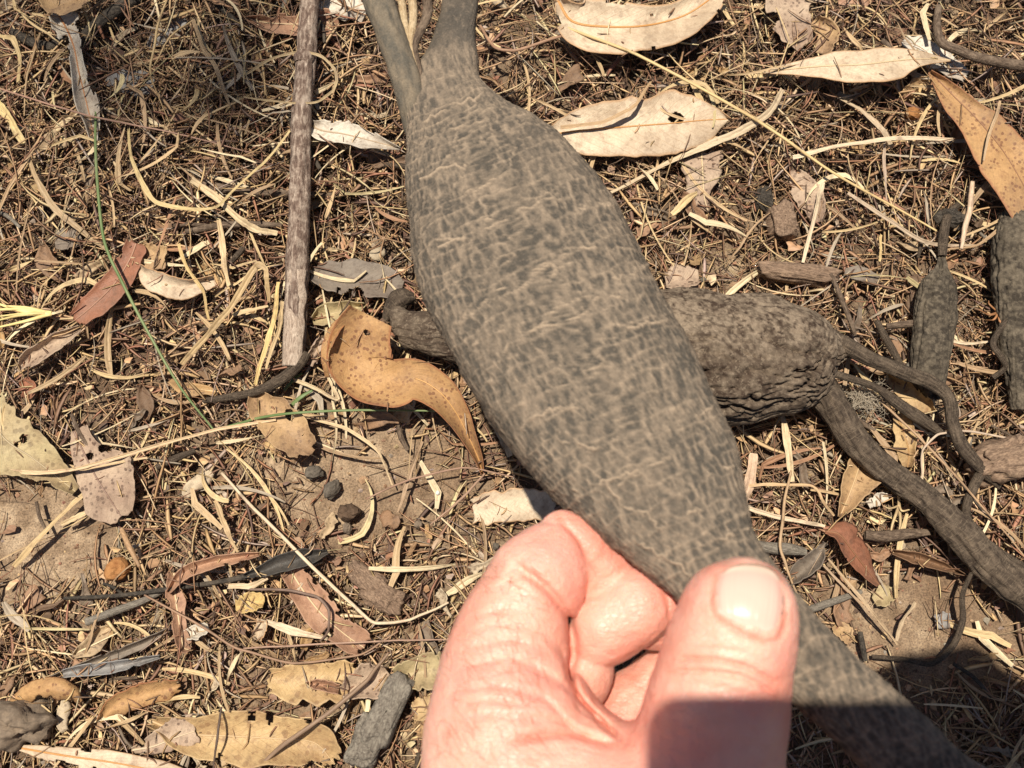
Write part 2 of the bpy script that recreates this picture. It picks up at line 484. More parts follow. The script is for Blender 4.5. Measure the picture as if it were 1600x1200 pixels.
def straw_stuff(name, label, n, L, w, zmax, bendmax, S=6, arch=.0, pal=PALW, flat_=.45):
    n = int(n*1.5)
    q = scatter(n); d = density(q[:, 0], q[:, 1])
    g = gp(q[:, 0], q[:, 1], 0)
    z = .0003+rng.random(n)**1.2*zmax*d**1.6
    ln = np.exp(rng.uniform(np.log(L[0]), np.log(L[1]), n)); ww = rng.uniform(w[0], w[1], n)
    V, f, uv, C = strands(g[:, 0], g[:, 1], z, rng.uniform(0, np.pi, n), ln, ww, rng.normal(0, bendmax, n), rng.normal(0, .12, n), palette(n, pal), S, arch, flat_)
    o = bpy.data.objects.new(name, mesh(name, V, f, STRAW, uv=uv, col=C)); COL.objects.link(o)
    return tag(o, label, 'litter', kind='stuff')
DARKW = PALW*np.array([.35, .2, .6, 1.3, 2.2, 2.4, 3.0, 1, .3]); DARKW /= DARKW.sum()
straw_stuff('straw_litter', 'tangled dry grass straw spread over the soil', 10000, (.007, .034), (.0004, .0014), .015, .45, pal=PALW*.85+DARKW*.15)
straw_stuff('flat_straw_litter', 'flat broken straw blades matted into the litter', 2600, (.006, .024), (.0011, .0024), .012, .35, S=5, pal=PALW*.8+DARKW*.2, flat_=.12)
straw_stuff('chaff_litter', 'short broken chaff scattered between the straws', 12000, (.0025, .010), (.0004, .0013), .008, .3, S=3, pal=PALW*.6+DARKW*.4)
straw_stuff('rootlet_litter', 'hair thin brown rootlets woven through the straw', 5200, (.010, .055), (.0002, .00045), .014, 1.3, S=9, arch=.04, pal=DARKW)
straw_stuff('needle_litter', 'thin brown needles lying loosely over the straw', 1300, (.015, .050), (.0004, .0008), .019, .5, S=7, arch=.03, pal=DARKW*.5+PALW*.5)
def outer_litter(n):
    r = .30+np.abs(rng.normal(0, .5, n)); a = rng.uniform(0, 2*np.pi, n)
    x, y = np.cos(a)*r*1.15, np.sin(a)*r+.02
    V, f, uv, C = strands(x, y, rng.random(n)*.010, rng.uniform(0, np.pi, n), np.exp(rng.uniform(np.log(.010), np.log(.050), n)), rng.uniform(.0010, .0030, n), rng.normal(0, .5, n), rng.normal(0, .12, n), palette(n, PALW*.7+DARKW*.3), 4, 0, .25)
    o = bpy.data.objects.new('outlying_litter', mesh('outlying_litter', V, f, STRAW, uv=uv, col=C)); COL.objects.link(o)
    tag(o, 'straw litter running on over the ground around the scene', 'litter', kind='stuff')
outer_litter(9000)
def flakes(name, label, n, r, zmax):
    n = int(n*1.4)
    q = scatter(n); d = density(q[:, 0], q[:, 1])*.7+.3
    g = gp(q[:, 0], q[:, 1], 0); g[:, 2] = .0006+rng.random(n)*zmax*d
    k = 7; a = np.linspace(0, 2*np.pi, k, endpoint=False)[None]+rng.uniform(0, 6, (n, 1))
    rr = np.exp(rng.uniform(np.log(r[0]), np.log(r[1]), (n, 1)))*rng.uniform(.45, 1.25, (n, k))
    x = np.cos(a)*rr; y = np.sin(a)*rr*rng.uniform(.18, .7, (n, 1))
    th = rng.uniform(0, 2*np.pi, (n, 1)); X_ = x*np.cos(th)-y*np.sin(th); Y_ = x*np.sin(th)+y*np.cos(th)
    tx, ty = rng.normal(0, .3, (n, 1)), rng.normal(0, .3, (n, 1)); cu = rng.normal(0, 60, (n, 1))
    Z_ = X_*tx+Y_*ty+cu*x*x
    top = np.stack([X_, Y_, Z_], -1)+g[:, None]; top[..., 2] = np.maximum(top[..., 2], .0003)
    cen = top.mean(1, keepdims=True)+np.array([0, 0, .0002]); bot = top-np.array([0, 0, .0003])
    V = np.concatenate([top, cen, bot], 1).reshape(-1, 3)
    j = np.arange(k); j2 = (j+1) % k
    T = np.vstack([np.stack([j, j2, np.full(k, k)], -1), np.stack([k+1+j2, k+1+j, np.full(k, k)], -1)])
    Qd = np.stack([j2, j, k+1+j, k+1+j2], -1)
    off = (np.arange(n)*(2*k+1))[:, None, None]
    C = np.repeat(palette(n, DARKW*.75+PALW*.25), 2*k+1, 0)
    uv = np.stack([V[:, 0]*60, V[:, 1]*60], -1)
    o = bpy.data.objects.new(name, mesh(name, V, [(T[None]+off).reshape(-1, 3), (Qd[None]+off).reshape(-1, 4)], STRAW, uv=uv, col=C, smooth=False)); COL.objects.link(o)
    return tag(o, label, 'litter', kind='stuff')
flakes('leaf_flake_litter', 'crumbled leaf and bark flakes mixed through the soil and straw', 4600, (.0010, .0042), .006)

# soil crumbs: lumpy little octahedra
def crumbs(name, label, n, r, mat, col=None, dens=True):
    q = np.stack([rng.uniform(-170, 1770, n), rng.uniform(-150, 1350, n)], -1)
    g = gp(q[:, 0], q[:, 1], 0)
    O = np.array([(1, 0, 0), (-1, 0, 0), (0, 1, 0), (0, -1, 0), (0, 0, 1), (0, 0, -1), (.6, .6, .5), (-.6, -.55, .5), (-.55, .6, -.4), (.6, -.6, -.45)])
    rr = r[0]*np.exp(rng.exponential(.45, n)); rr = np.minimum(rr, r[1])
    V = O[None]*rng.uniform(.55, 1.1, (n, 10, 1))*rr[:, None, None]*rng.uniform(.6, 1.2, (n, 1, 3))
    g[:, 2] = soil_h(g[:, 0], g[:, 1])+rr*.3
    V = V+g[:, None]
    T = np.array([(0, 6, 4), (6, 2, 4), (2, 1, 4), (1, 7, 4), (7, 3, 4), (3, 0, 4), (0, 2, 6), (1, 3, 7), (0, 9, 5), (9, 3, 5), (3, 1, 5), (1, 8, 5), (8, 2, 5), (2, 0, 5), (0, 3, 9), (2, 8, 1)])
    f = (T[None]+(np.arange(n)*10)[:, None, None]).reshape(-1, 3)
    C = np.repeat(palette(n, DARKW)*.95+.02, 10, 0)
    o = bpy.data.objects.new(name, mesh(name, V.reshape(-1, 3), f, mat, col=C, smooth=False)); COL.objects.link(o)
    return tag(o, label, 'soil', kind='stuff')
def crumb_mat():
    t = NT('soil_crumb'); f = t.noise(1500, 3, .7)
    c = t.mix(.4, t.attr('tint'), t.ramp(f, [(.3, (.3, .3, .3)), (.7, (.7, .7, .7))]), 'OVERLAY')
    t.bump(f, .5, .0004)
    return t.done(c, .9, .15)
crumbs('soil_crumbs', 'small crumbs of soil and grit on bare ground', 9000, (.00045, .0024), crumb_mat())

# ------------------------------------------------------------------ leaves
def leaf_geo(pts, n=64, m=23, curl=(0, 0), wavy=.0026, jag=.12, holes=(), seed=0, tear=0.0, bite=.45):
    """pts rows: px, py, z_mm, left width px, right width px (left = up when the row runs to the right)"""
    P = spline(pts, n)
    dx = np.gradient(P[:, 0]); dy = np.gradient(P[:, 1]); q = np.hypot(dx, dy)+1e-9
    nx, ny = dy/q, -dx/q
    t = np.linspace(-1, 1, m)
    s = np.linspace(0, 1, n)
    e = np.stack([s*9+seed*7.7, np.zeros(n)+seed, np.zeros(n)], -1)
    wl_ = np.maximum(P[:, 3], .3)*(1+jag*fbm(e, 3, 11)*2)
    wr_ = np.maximum(P[:, 4], .3)*(1+jag*fbm(e+50, 3, 12)*2)
    W = np.where(t[None] > 0, wl_[:, None]*t[None], wr_[:, None]*t[None])
    px = P[:, 0:1]+nx[:, None]*W; py = P[:, 1:2]+ny[:, None]*W
    if tear:
        for k, sg in ((0, -1), (n-1, 1)):
            r = tear*fbm(np.stack([t*4+seed, t*0+3.3+k, t*0], -1), 3, 5)
            px[k] += sg*dx[k]/q[k]*r; py[k] += sg*dy[k]/q[k]*r
    z = P[:, 2:3]*.001+np.where(t[None] > 0, curl[0]*.001*t[None]**2, curl[1]*.001*t[None]**2)
    rr_ = random.Random(int(seed)*7+3)
    if curl == (0, 0): curl2 = (rr_.uniform(-1.5, 4), rr_.uniform(-1.5, 4))
    else: curl2 = (0, 0)
    z = z+np.where(t[None] > 0, curl2[0], curl2[1])*.001*t[None]**2+rr_.uniform(.2, 1.6)*.001*np.abs(t[None])
    nz = fbm(np.stack([px.ravel()/70+seed*3.1, py.ravel()/70, np.zeros(px.size)], -1), 3, 21).reshape(px.shape)
    z = np.maximum(z+nz*wavy, .0004)
    V = gp(px, py, z).reshape(-1, 3)
    f = grid_faces(n, m)
    keep = np.ones(len(f), bool)
    for hx, hy, hr in holes:
        cx = px.ravel()[f].mean(1); cy = py.ravel()[f].mean(1)
        keep &= np.hypot(cx-hx, cy-hy) > hr*(1+.45*fbm(np.stack([cx/6, cy/6, cx*0], -1), 3, 3)+.2*np.sin(np.arctan2(cy-hy, cx-hx)*2+hx))
    if bite:
        fs_ = np.repeat(s, m)[f].mean(1); ft_ = np.abs(np.tile(t, n))[f].mean(1)
        cx = px.ravel()[f].mean(1); cy = py.ravel()[f].mean(1)
        bn = fbm(np.stack([cx/26+seed*1.7, cy/26, cx*0], -1), 3, 44)
        keep &= ~(bn+.5*(ft_-1) > .42-.25*bite)
    f = f[keep]
    uv = np.stack(np.meshgrid(s, (t+1)/2, indexing='ij'), -1).reshape(-1, 2)
    mid = V.reshape(n, m, 3)[:, m//2]
    return V, f, uv, mid
def thicken(V, f, uv, h=.00028):
    """closed sheet with real thickness"""
    n = len(V)
    a, b, c, d = V[f[:, 0]], V[f[:, 1]], V[f[:, 2]], V[f[:, 3]]
    fn = np.cross(c-a, d-b); N = np.zeros_like(V)
    for k in range(4): np.add.at(N, f[:, k], fn)
    N /= np.linalg.norm(N, axis=1)[:, None]+1e-15
    if N[:, 2].mean() < 0: N = -N
    V2 = np.vstack([V, V-N*h])
    e = np.concatenate([f[:, [0, 1]], f[:, [1, 2]], f[:, [2, 3]], f[:, [3, 0]]])
    key = np.sort(e, 1); k = key[:, 0].astype(np.int64)*n+key[:, 1]
    u, inv, cnt = np.unique(k, return_inverse=True, return_counts=True)
    be = e[cnt[inv] == 1]
    side = np.stack([be[:, 1], be[:, 0], be[:, 0]+n, be[:, 1]+n], -1)
    return V2, np.vstack([f, f[:, ::-1]+n, side]), np.vstack([uv, uv])
MIDRIB = {}; LEAFV = []
def leaf(label, pts, mat, midrib=None, name='leaf', cat='leaf', group=None, rib_r=.00045, rib_rng=(0.0, 1.0), **kw):
    seed = kw.pop('seed', len(bpy.data.objects) % 97)
    V, f, uv, mid = leaf_geo(pts, seed=seed, **kw)
    V2, f2, uv2 = thicken(V, f, uv)
    o = place(name, V2, f2, LM[mat], uv=uv2)
    LEAFV.append(V[rng.integers(0, len(V), 8)])
    tag(o, label, cat, group)
    if midrib:
        n = len(mid); a, b = int(rib_rng[0]*(n-1)), int(rib_rng[1]*(n-1))
        p = mid[a:b+1]+np.array([0, 0, .0001])
        r = rib_r*np.linspace(1, .45, len(p))
        tv, tf, tu = tube_geo(p, r, r*.7, 6)
        key = tuple(midrib)
        if key not in MIDRIB: MIDRIB[key] = flat('leaf_midrib_%d' % len(MIDRIB), midrib, .5)
        place('midrib', tv, tf, MIDRIB[key], parent=o, uv=tu)
    return o
OR = (.50, .25, .08); PALE = (.60, .46, .28); BR = (.26, .13, .07)
G_L = 'fallen gum leaves lying in the litter'
leaf('broad pale leaf pierced by one round hole beside the held tuber', [(850, 212, 13, 4, 14), (900, 205, 14, 34, 34), (980, 198, 14, 46, 42), (1045, 193, 14, 48, 46), (1100, 188, 13, 32, 34), (1142, 186, 12, 1, 1)], 'white', OR, curl=(1.5, -2), holes=[(1057, 184, 10)], bite=0, seed=5, group=G_L, n=170, m=61)
leaf('curled pale leaf with bright orange midrib above the pierced leaf', [(872, 2, 13, 8, 6), (895, 34, 14, 40, 28), (950, 42, 15, 42, 38), (1010, 40, 15, 34, 40), (1065, 26, 15, 30, 36), (1105, 2, 16, 22, 26), (1140, -30, 16, 1, 1)], 'white', OR, curl=(3, 1), bite=.2, seed=21, group=G_L, rib_r=.0007, m=15)
leaf('spindle shaped cream leaf arching clear of the ground over its own shadow', [(1192, 112, 8, 2, 2), (1230, 108, 13, 10, 9), (1290, 103, 19, 19, 19), (1345, 101, 22, 26, 26), (1400, 95, 21, 20, 26), (1440, 92, 19, 12, 10), (1485, 94, 15, 1, 1)], 'white', PALE, bite=0, curl=(-1, 1), group=G_L)
leaf('long orange leaf with a thin dark midrib at the edge of the litter', [(1453, 112, 20, 3, 3), (1490, 150, 19, 16, 22), (1530, 190, 18, 26, 32), (1570, 240, 17, 34, 42), (1605, 300, 16, 42, 40), (1640, 370, 12, 30, 30), (1665, 450, 8, 2, 2)], 'orange', BR, curl=(2, 1), bite=0, seed=8, group=G_L, rib_r=.0003)
leaf('twisted white leaf with orange edges hanging among dark straw', [(88, 18, 14, 22, 12), (104, 45, 15, 22, 20), (116, 75, 16, 10, 10), (124, 115, 16, 12, 12), (134, 155, 15, 17, 17), (142, 190, 13, 13, 12), (147, 222, 11, 4, 4)], 'chalk', (.42, .2, .09), curl=(2, 4), group=G_L, edge=None) if False else leaf('twisted white leaf with orange midrib hanging among dark straw', [(88, 18, 14, 22, 12), (104, 45, 15, 22, 20), (116, 75, 16, 10, 10), (124, 115, 16, 12, 12), (134, 155, 15, 17, 17), (142, 190, 13, 13, 12), (147, 222, 11, 4, 4)], 'chalk', (.42, .2, .09), curl=(2, 4), group=G_L)
leaf('dull tan leaf overlapping the top of the twisted white leaf', [(62, -12, 17, 10, 10), (90, 6, 17, 18, 16), (130, -6, 17, 12, 14), (160, -22, 16, 2, 2)], 'tan', curl=(1, 3), group=G_L)
leaf('slate blue leaf sunk deep between dark straws', [(233, 75, 7, 6, 6), (252, 58, 8, 15, 13), (275, 42, 8, 14, 10), (292, 32, 7, 2, 2)], 'blue', group=G_L)
leaf('torn slate grey leaf piece with ragged notches in the straw', [(166, 130, 8, 4, 3), (190, 122, 9, 16, 20), (214, 128, 9, 22, 24), (222, 150, 8, 10, 14)], 'blue', jag=.3, group=G_L)
leaf('salmon pink leaf crossing beneath the weathered stick', [(385, 28, 7, 2, 2), (420, 36, 8, 14, 14), (470, 38, 8, 20, 17), (505, 36, 8, 21, 18), (527, 38, 8, 18, 18)], 'pink', PALE, tear=6, group=G_L)
leaf('pale grey leaf behind the top of the stick and tuber', [(505, -10, 6, 20, 30), (540, 5, 7, 30, 26), (572, 20, 7, 20, 14)], 'chalk', group=G_L)
leaf('chalky mottled leaf wedged against the stick with shadow under it', [(478, 190, 13, 4, 3), (500, 203, 15, 16, 14), (540, 210, 15, 20, 15), (580, 220, 14, 14, 11), (625, 232, 12, 1, 1)], 'chalk', (.4, .3, .2), curl=(2, 2), group=G_L)
leaf('red brown leaf slanting down beside the white curved leaf', [(213, 380, 12, 16, 16), (203, 405, 12, 19, 18), (180, 442, 12, 20, 20), (148, 475, 11, 20, 22), (118, 500, 10, 14, 14)], 'red', (.36, .2, .13), curl=(1, 2), tear=5, group=G_L)
leaf('square tan leaf scrap above the white curved leaf', [(222, 400, 12, 18, 16), (240, 402, 12, 22, 20), (258, 404, 12, 20, 16)], 'tan', tear=5, group=G_L)
leaf('white crescent leaf with an orange upper rim', [(216, 416, 13, 4, 3), (234, 436, 14, 16, 14), (265, 446, 14, 16, 22), (300, 446, 14, 10, 18), (334, 436, 14, 6, 10)], 'white', curl=(3, -1), wavy=.0006, group=G_L)
leaf('flat grey brown leaf lying between stick and tuber', [(487, 425, 6, 8, 12), (515, 430, 7, 22, 24), (560, 436, 7, 30, 28), (600, 444, 6, 26, 22), (628, 452, 6, 12, 10)], 'grey', (.2, .15, .12), group=G_L)
leaf('pale buff leaf tucked under the curl of the orange leaf', [(488, 500, 6, 4, 6), (510, 492, 7, 16, 16), (545, 484, 7, 14, 14), (570, 476, 6, 2, 2)], 'olive', group=G_L)
leaf('small grey leaf at the foot of the bleached stick', [(503, 528, 9, 5, 5), (494, 548, 9, 8, 8), (482, 570, 8, 7, 8)], 'mauve', group=G_L)
# the big spotted orange leaf: broad torn end turns over and a tail sweeps down
leaf('large spotted orange leaf with a torn broad end and a sickle tail', [(580, 494, 24, 36, 38), (562, 530, 22, 52, 46), (556, 565, 20, 58, 44), (576, 594, 19, 50, 34), (612, 596, 19, 36, 40), (650, 592, 19, 30, 32), (686, 612, 18, 26, 27), (712, 644, 15, 20, 20), (732, 682, 11, 12, 12), (748, 718, 6, 6, 6), (754, 742, 3, 1, 1)], 'orange', (.56, .33, .13), curl=(3, 6), jag=.035, holes=[(573, 520, 4.5)], bite=0, seed=11, group=G_L, n=240, m=71, rib_rng=(.5, 1), rib_r=.0003)
leaf('brown curled rim leaf standing behind the spotted orange leaf', [(556, 488, 17, 2, 3), (532, 508, 24, 5, 10), (516, 532, 26, 6, 10), (509, 560, 24, 4, 7), (512, 590, 18, 2, 3)], 'orange', curl=(4, 0), group=G_L)
leaf('rounded tan leaf with a curled broken edge on bare soil', [(400, 612, 7, 10, 12), (412, 640, 9, 32, 22), (440, 668, 10, 36, 30), (468, 690, 10, 26, 26), (490, 706, 8, 10, 8)], 'tan', curl=(3, 2), holes=[(452, 648, 8)], n=120, m=51, group=G_L)
leaf('tiny tan leaf tip resting under the rounded tan leaf', [(412, 688, 5, 4, 4), (425, 700, 7, 8, 8), (440, 715, 5, 1, 1)], 'ochre', group=G_L)
leaf('drab olive leaf with a pinched hole beside bare sand', [(-30, 640, 8, 40, 50), (10, 688, 9, 44, 48), (50, 715, 9, 40, 36), (85, 742, 8, 26, 20), (118, 768, 7, 8, 6)], 'olive', (.4, .32, .2), holes=[(36, 685, 6), (28, 694, 5)], n=120, m=51, group=G_L)
leaf('mottled mauve leaf notched and spotted with dark specks', [(115, 672, 8, 24, 8), (130, 705, 9, 26, 20), (150, 745, 10, 60, 32), (172, 780, 9, 44, 42), (190, 808, 7, 20, 20)], 'mauve', (.25, .16, .12), holes=[(140, 713, 6)], n=120, m=51, jag=.09, tear=6, group=G_L)
leaf('cream leaf scrap cut square under the tuber shadow', [(738, 796, 6, 20, 22), (775, 794, 7, 25, 26), (820, 790, 7, 25, 25), (866, 786, 6, 20, 22)], 'white', tear=8, bite=0, group=G_L)
leaf('pinkish strap leaf standing upright between straws', [(272, 895, 8, 8, 10), (274, 930, 9, 14, 14), (279, 965, 10, 12, 12), (286, 1008, 9, 13, 10), (296, 1016, 8, 6, 2)], 'pink', PALE, group=G_L)
leaf('rosy leaf sliver bending over the top of the strap leaf', [(262, 926, 8, 3, 3), (284, 898, 11, 7, 9), (318, 882, 12, 8, 10), (365, 872, 11, 7, 8), (405, 866, 9, 2, 2)], 'pink', group=G_L)
leaf('smooth salmon leaf with cut end and a pale midrib', [(452, 888, 7, 16, 16), (476, 926, 8, 24, 22), (505, 962, 9, 27, 25), (540, 992, 8, 24, 24), (566, 1010, 7, 20, 20)], 'pink', PALE, tear=12, curl=(2, 3), group=G_L)
leaf('charred black leaf folded above the salmon leaf', [(380, 900, 10, 2, 2), (410, 893, 11, 10, 8), (445, 880, 12, 16, 12), (480, 872, 11, 14, 12), (512, 862, 9, 3, 3)], 'darkened', curl=(3, 2), group=G_L)
leaf('yellow flake of leaf with a ragged outline', [(368, 948, 8, 8, 8), (384, 946, 9, 16, 14), (400, 940, 9, 14, 16), (412, 944, 8, 4, 6)], 'yellow', jag=.3, group=G_L)
leaf('small white leaf scrap beside the strap leaf', [(290, 994, 8, 8, 6), (306, 988, 9, 11, 10), (326, 980, 8, 7, 5)], 'chalk', jag=.15, group=G_L)
leaf('fan of cream leaf scraps lit brightly below the yellow flake', [(410, 968, 9, 6, 10), (405, 985, 9, 10, 8), (400, 1000, 8, 7, 6)], 'white', jag=.2, group=G_L)
leaf('grey blue rolled leaf lying across pale straws', [(98, 1052, 8, 5, 6), (140, 1046, 10, 8, 9), (190, 1040, 11, 9, 8), (250, 1026, 9, 2, 2)], 'blue', curl=(3, 2), group=G_L)
leaf('dry grey leaf strip beneath the rolled leaf', [(80, 1060, 6, 4, 4), (150, 1034, 7, 7, 9), (220, 1008, 7, 7, 7), (262, 985, 6, 3, 3)], 'grey', group=G_L)
leaf('orange brown leaf curled like a cup near the lump of soil', [(16, 1098, 8, 3, 3), (45, 1082, 13, 14, 16), (80, 1074, 15, 16, 18), (112, 1082, 14, 14, 16), (128, 1096, 10, 4, 6)], 'orange', curl=(-3, -5), group=G_L)
leaf('faded orange leaf half under straws', [(155, 1128, 5, 4, 4), (180, 1104, 7, 14, 14), (225, 1086, 8, 18, 16), (280, 1072, 7, 12, 12)], 'orange', jag=.25, curl=(3, -2), tear=10, group=G_L)
leaf('broad yellow tan leaf spread flat with a dark scab', [(240, 1128, 7, 8, 10), (290, 1146, 8, 24, 28), (360, 1150, 8, 34, 40), (430, 1154, 8, 40, 44), (490, 1160, 7, 34, 40), (520, 1190, 6, 20, 20)], 'ochre', (.5, .36, .2), tear=18, jag=.14, bite=.15, seed=31, curl=(3, 4), n=90, m=31, group=G_L)
leaf('grey tan leaf with a torn end overlapping the broad yellow leaf', [(208, 1172, 9, 4, 6), (240, 1166, 10, 18, 12), (275, 1152, 10, 28, 20), (306, 1142, 10, 26, 24)], 'mauve', (.55, .44, .3), tear=6, group=G_L)
leaf('long pale pointed leaf at the bottom edge below the yellow leaf', [(8, 1164, 8, 1, 1), (50, 1172, 10, 8, 8), (110, 1182, 11, 14, 20), (180, 1192, 11, 18, 34), (260, 1208, 10, 16, 34), (330, 1226, 8, 2, 2)], 'white', OR, group=G_L)
leaf('ochre leaf piece covered with grit above the broad leaf', [(424, 1060, 6, 16, 20), (460, 1062, 7, 28, 34), (510, 1058, 7, 26, 40), (556, 1050, 6, 16, 30)], 'ochre', jag=.2, bite=.3, tear=16, curl=(2, 3), n=50, m=17, group=G_L)
leaf('buff leaf with a dark scab beside the grey wood chip', [(535, 1082, 8, 12, 10), (562, 1070, 9, 26, 22), (590, 1062, 9, 26, 30), (606, 1050, 8, 12, 10)], 'mauve', group=G_L)
leaf('pink brown leaf tongue on the gritty ochre leaf', [(478, 1068, 9, 3, 4), (500, 1070, 10, 8, 8), (530, 1076, 9, 6, 8)], 'pink', group=G_L)
leaf('little orange square of leaf close to the wrist', [(646, 1110, 9, 15, 14), (660, 1108, 10, 18, 18), (676, 1104, 9, 16, 17)], 'ochre', tear=4, group=G_L)
leaf('tan scrap under the little orange square', [(650, 1140, 5, 12, 12), (670, 1135, 6, 16, 14), (690, 1128, 6, 12, 12)], 'tan', jag=.2, group=G_L)
leaf('buff leaf corner behind the grey wood chip', [(618, 1060, 6, 14, 10), (650, 1050, 7, 24, 28), (690, 1045, 7, 24, 26)], 'olive', tear=8, group=G_L)
leaf('red brown leaf tilted upright throwing a wide shadow', [(1290, 830, 18, 3, 4), (1312, 836, 18, 24, 8), (1336, 866, 14, 22, 14), (1356, 892, 10, 12, 12), (1374, 914, 6, 3, 4)], 'red', BR, curl=(-5, 3), group=G_L)
leaf('grey leaf fin leaning towards the thumb', [(1228, 914, 7, 5, 4), (1248, 898, 11, 15, 10), (1272, 876, 15, 16, 14), (1290, 848, 17, 4, 4)], 'grey', curl=(3, 5), group=G_L)
leaf('tan wedge leaf pointing down under the thick root', [(1352, 690, 6, 16, 10), (1342, 730, 8, 40, 18), (1328, 770, 9, 26, 14), (1312, 808, 8, 2, 2)], 'tan', (.5, .36, .2), group=G_L)
leaf('white leaf scrap beside the tan wedge leaf', [(1356, 788, 8, 8, 6), (1370, 780, 9, 11, 10), (1388, 776, 8, 5, 5)], 'chalk', jag=.2, group=G_L)
leaf('orange tan leaf showing between the two forked roots', [(1385, 588, 5, 6, 6), (1410, 608, 6, 14, 12), (1440, 630, 6, 16, 14), (1460, 645, 5, 4, 5)], 'ochre', group=G_L)
leaf('orange leaf held upright behind the thick root', [(1400, 648, 8, 14, 6), (1412, 676, 9, 20, 16), (1420, 706, 8, 10, 20), (1418, 730, 6, 8, 8)], 'ochre', (.4, .24, .1), group=G_L)
leaf('broken triangular leaf with bitten midrib under the pierced leaf', [(1096, 238, 10, 34, 36), (1098, 270, 9, 28, 30), (1100, 305, 8, 10, 22), (1106, 330, 7, 3, 6)], 'mauve', PALE, jag=.1, tear=5, group=G_L)
leaf('buff leaf lozenge crossed by a thin pale straw', [(1232, 270, 7, 10, 10), (1250, 290, 8, 24, 18), (1268, 318, 8, 24, 18), (1276, 348, 7, 6, 6)], 'mauve', jag=.12, group=G_L)
leaf('wide buff leaf hanging from the top edge', [(1230, -30, 10, 34, 34), (1232, 8, 11, 34, 34), (1242, 36, 10, 28, 32), (1262, 68, 9, 10, 20)], 'mauve', curl=(1, 2), tear=5, group=G_L)
leaf('rounded greyish leaf lobe beside the wide buff leaf', [(1270, 34, 9, 14, 10), (1290, 52, 10, 20, 14), (1284, 84, 9, 10, 12)], 'tan', group=G_L)
leaf('white broken leaf lying under the arching cream leaf', [(1415, 60, 7, 6, 10), (1440, 76, 8, 18, 18), (1475, 92, 8, 16, 20), (1510, 120, 7, 10, 10)], 'chalk', jag=.2, tear=6, group=G_L)
leaf('brown tan leaf fallen under the arching cream leaf', [(1405, 160, 5, 4, 4), (1430, 142, 7, 16, 12), (1455, 130, 6, 12, 12)], 'tan', group=G_L)
leaf('rose brown leaf fragment poking from behind straws at the top', [(1310, 5, 6, 10, 10), (1335, 0, 7, 16, 14), (1356, 10, 6, 8, 8)], 'pink', group=G_L)
leaf('grey leaf piece between pale straws on the far soil', [(1320, 425, 6, 6, 6), (1345, 430, 7, 14, 12), (1375, 438, 6, 6, 8)], 'grey', group=G_L)
leaf('dusty grey brown leaf near the second tuber', [(1040, 440, 6, 14, 10), (1062, 436, 7, 22, 16), (1092, 432, 6, 12, 10)], 'mauve', group=G_L)
leaf('pale folded scrap of leaf near dark straw', [(85, 375, 6, 10, 12), (105, 372, 7, 20, 18), (122, 362, 6, 8, 10)], 'grey', group=G_L)
leaf('dark maroon leaf under the red brown leaf', [(26, 578, 7, 6, 6), (52, 555, 9, 12, 14), (95, 530, 9, 12, 12), (125, 512, 8, 4, 4)], 'mauve', group=G_L)
leaf('small maroon leaf corner below the dusty leaf', [(36, 592, 5, 8, 8), (44, 608, 6, 12, 10), (40, 622, 5, 6, 6)], 'red', group=G_L)
leaf('slim dark leaf lying across the rubble below the thick root', [(1395, 862, 8, 3, 3), (1425, 870, 9, 8, 8), (1465, 882, 9, 8, 8), (1508, 898, 7, 1, 1)], 'brown', group=G_L)
leaf('pale grey leaf chip lying on open sand', [(1460, 962, 2, 6, 6), (1475, 970, 3, 13, 13), (1490, 976, 2, 5, 5)], 'blue', jag=.2, group=G_L)
leaf('buff crumpled leaf chip on sand beside the tuber', [(1306, 975, 3, 8, 8), (1320, 990, 4, 13, 12), (1330, 1004, 3, 6, 6)], 'tan', jag=.2, group=G_L)
leaf('cracked tan leaf bit among crossing straws on sand', [(1366, 940, 3, 6, 8), (1384, 930, 4, 18, 14), (1400, 922, 3, 6, 8)], 'olive', jag=.25, group=G_L)

# random leaf fragments, alike pieces share meshes
frag_meshes = []
for k in range(16):
    r = random.Random(k)
    wd = r.uniform(13, 34); Ln = r.uniform(34, 95)
    kind = k % 4
    pts = []
    for i in range(5):
        s = i/4
        pr = [math.sin(math.pi*min(1, s*.9+.08)), 1-.6*s, .6+.4*math.sin(3*s+k), math.sin(math.pi*(s*.6+.2))][kind]
        pts.append((800+(s-.5)*Ln, 600+r.uniform(-5, 5), 3+r.uniform(-1.2, 1.2)+1.5*math.sin(math.pi*s), wd*pr*r.uniform(.7, 1.1)*.6, wd*pr*r.uniform(.7, 1.1)*.6))
    V, f, uv, mid = leaf_geo(pts, n=14, m=7, bite=0, curl=(r.uniform(-2, 3), r.uniform(-2, 3)), jag=.16, seed=k, tear=5, wavy=.0016)
    V, f, uv = thicken(V, f, uv); V = V-V.mean(0)
    frag_meshes.append(mesh('leaf_fragment', V, f, LM['any'], uv=uv))
LP = np.vstack(LEAFV); nl_ = len(LP)
V, f, uv, C = strands(LP[:, 0], LP[:, 1], LP[:, 2]+.0004, rng.uniform(0, np.pi, nl_), np.exp(rng.uniform(np.log(.001), np.log(.022), nl_)), rng.uniform(.0002, .0009, nl_), rng.normal(0, .5, nl_), rng.normal(0, .05, nl_), palette(nl_, DARKW*.6+PALW*.4), 4)
o = bpy.data.objects.new('dust_litter', mesh('dust_litter', V, f, STRAW, uv=uv, col=C)); COL.objects.link(o)
tag(o, 'specks of chaff and grit lying on the fallen leaves', 'litter', kind='stuff')
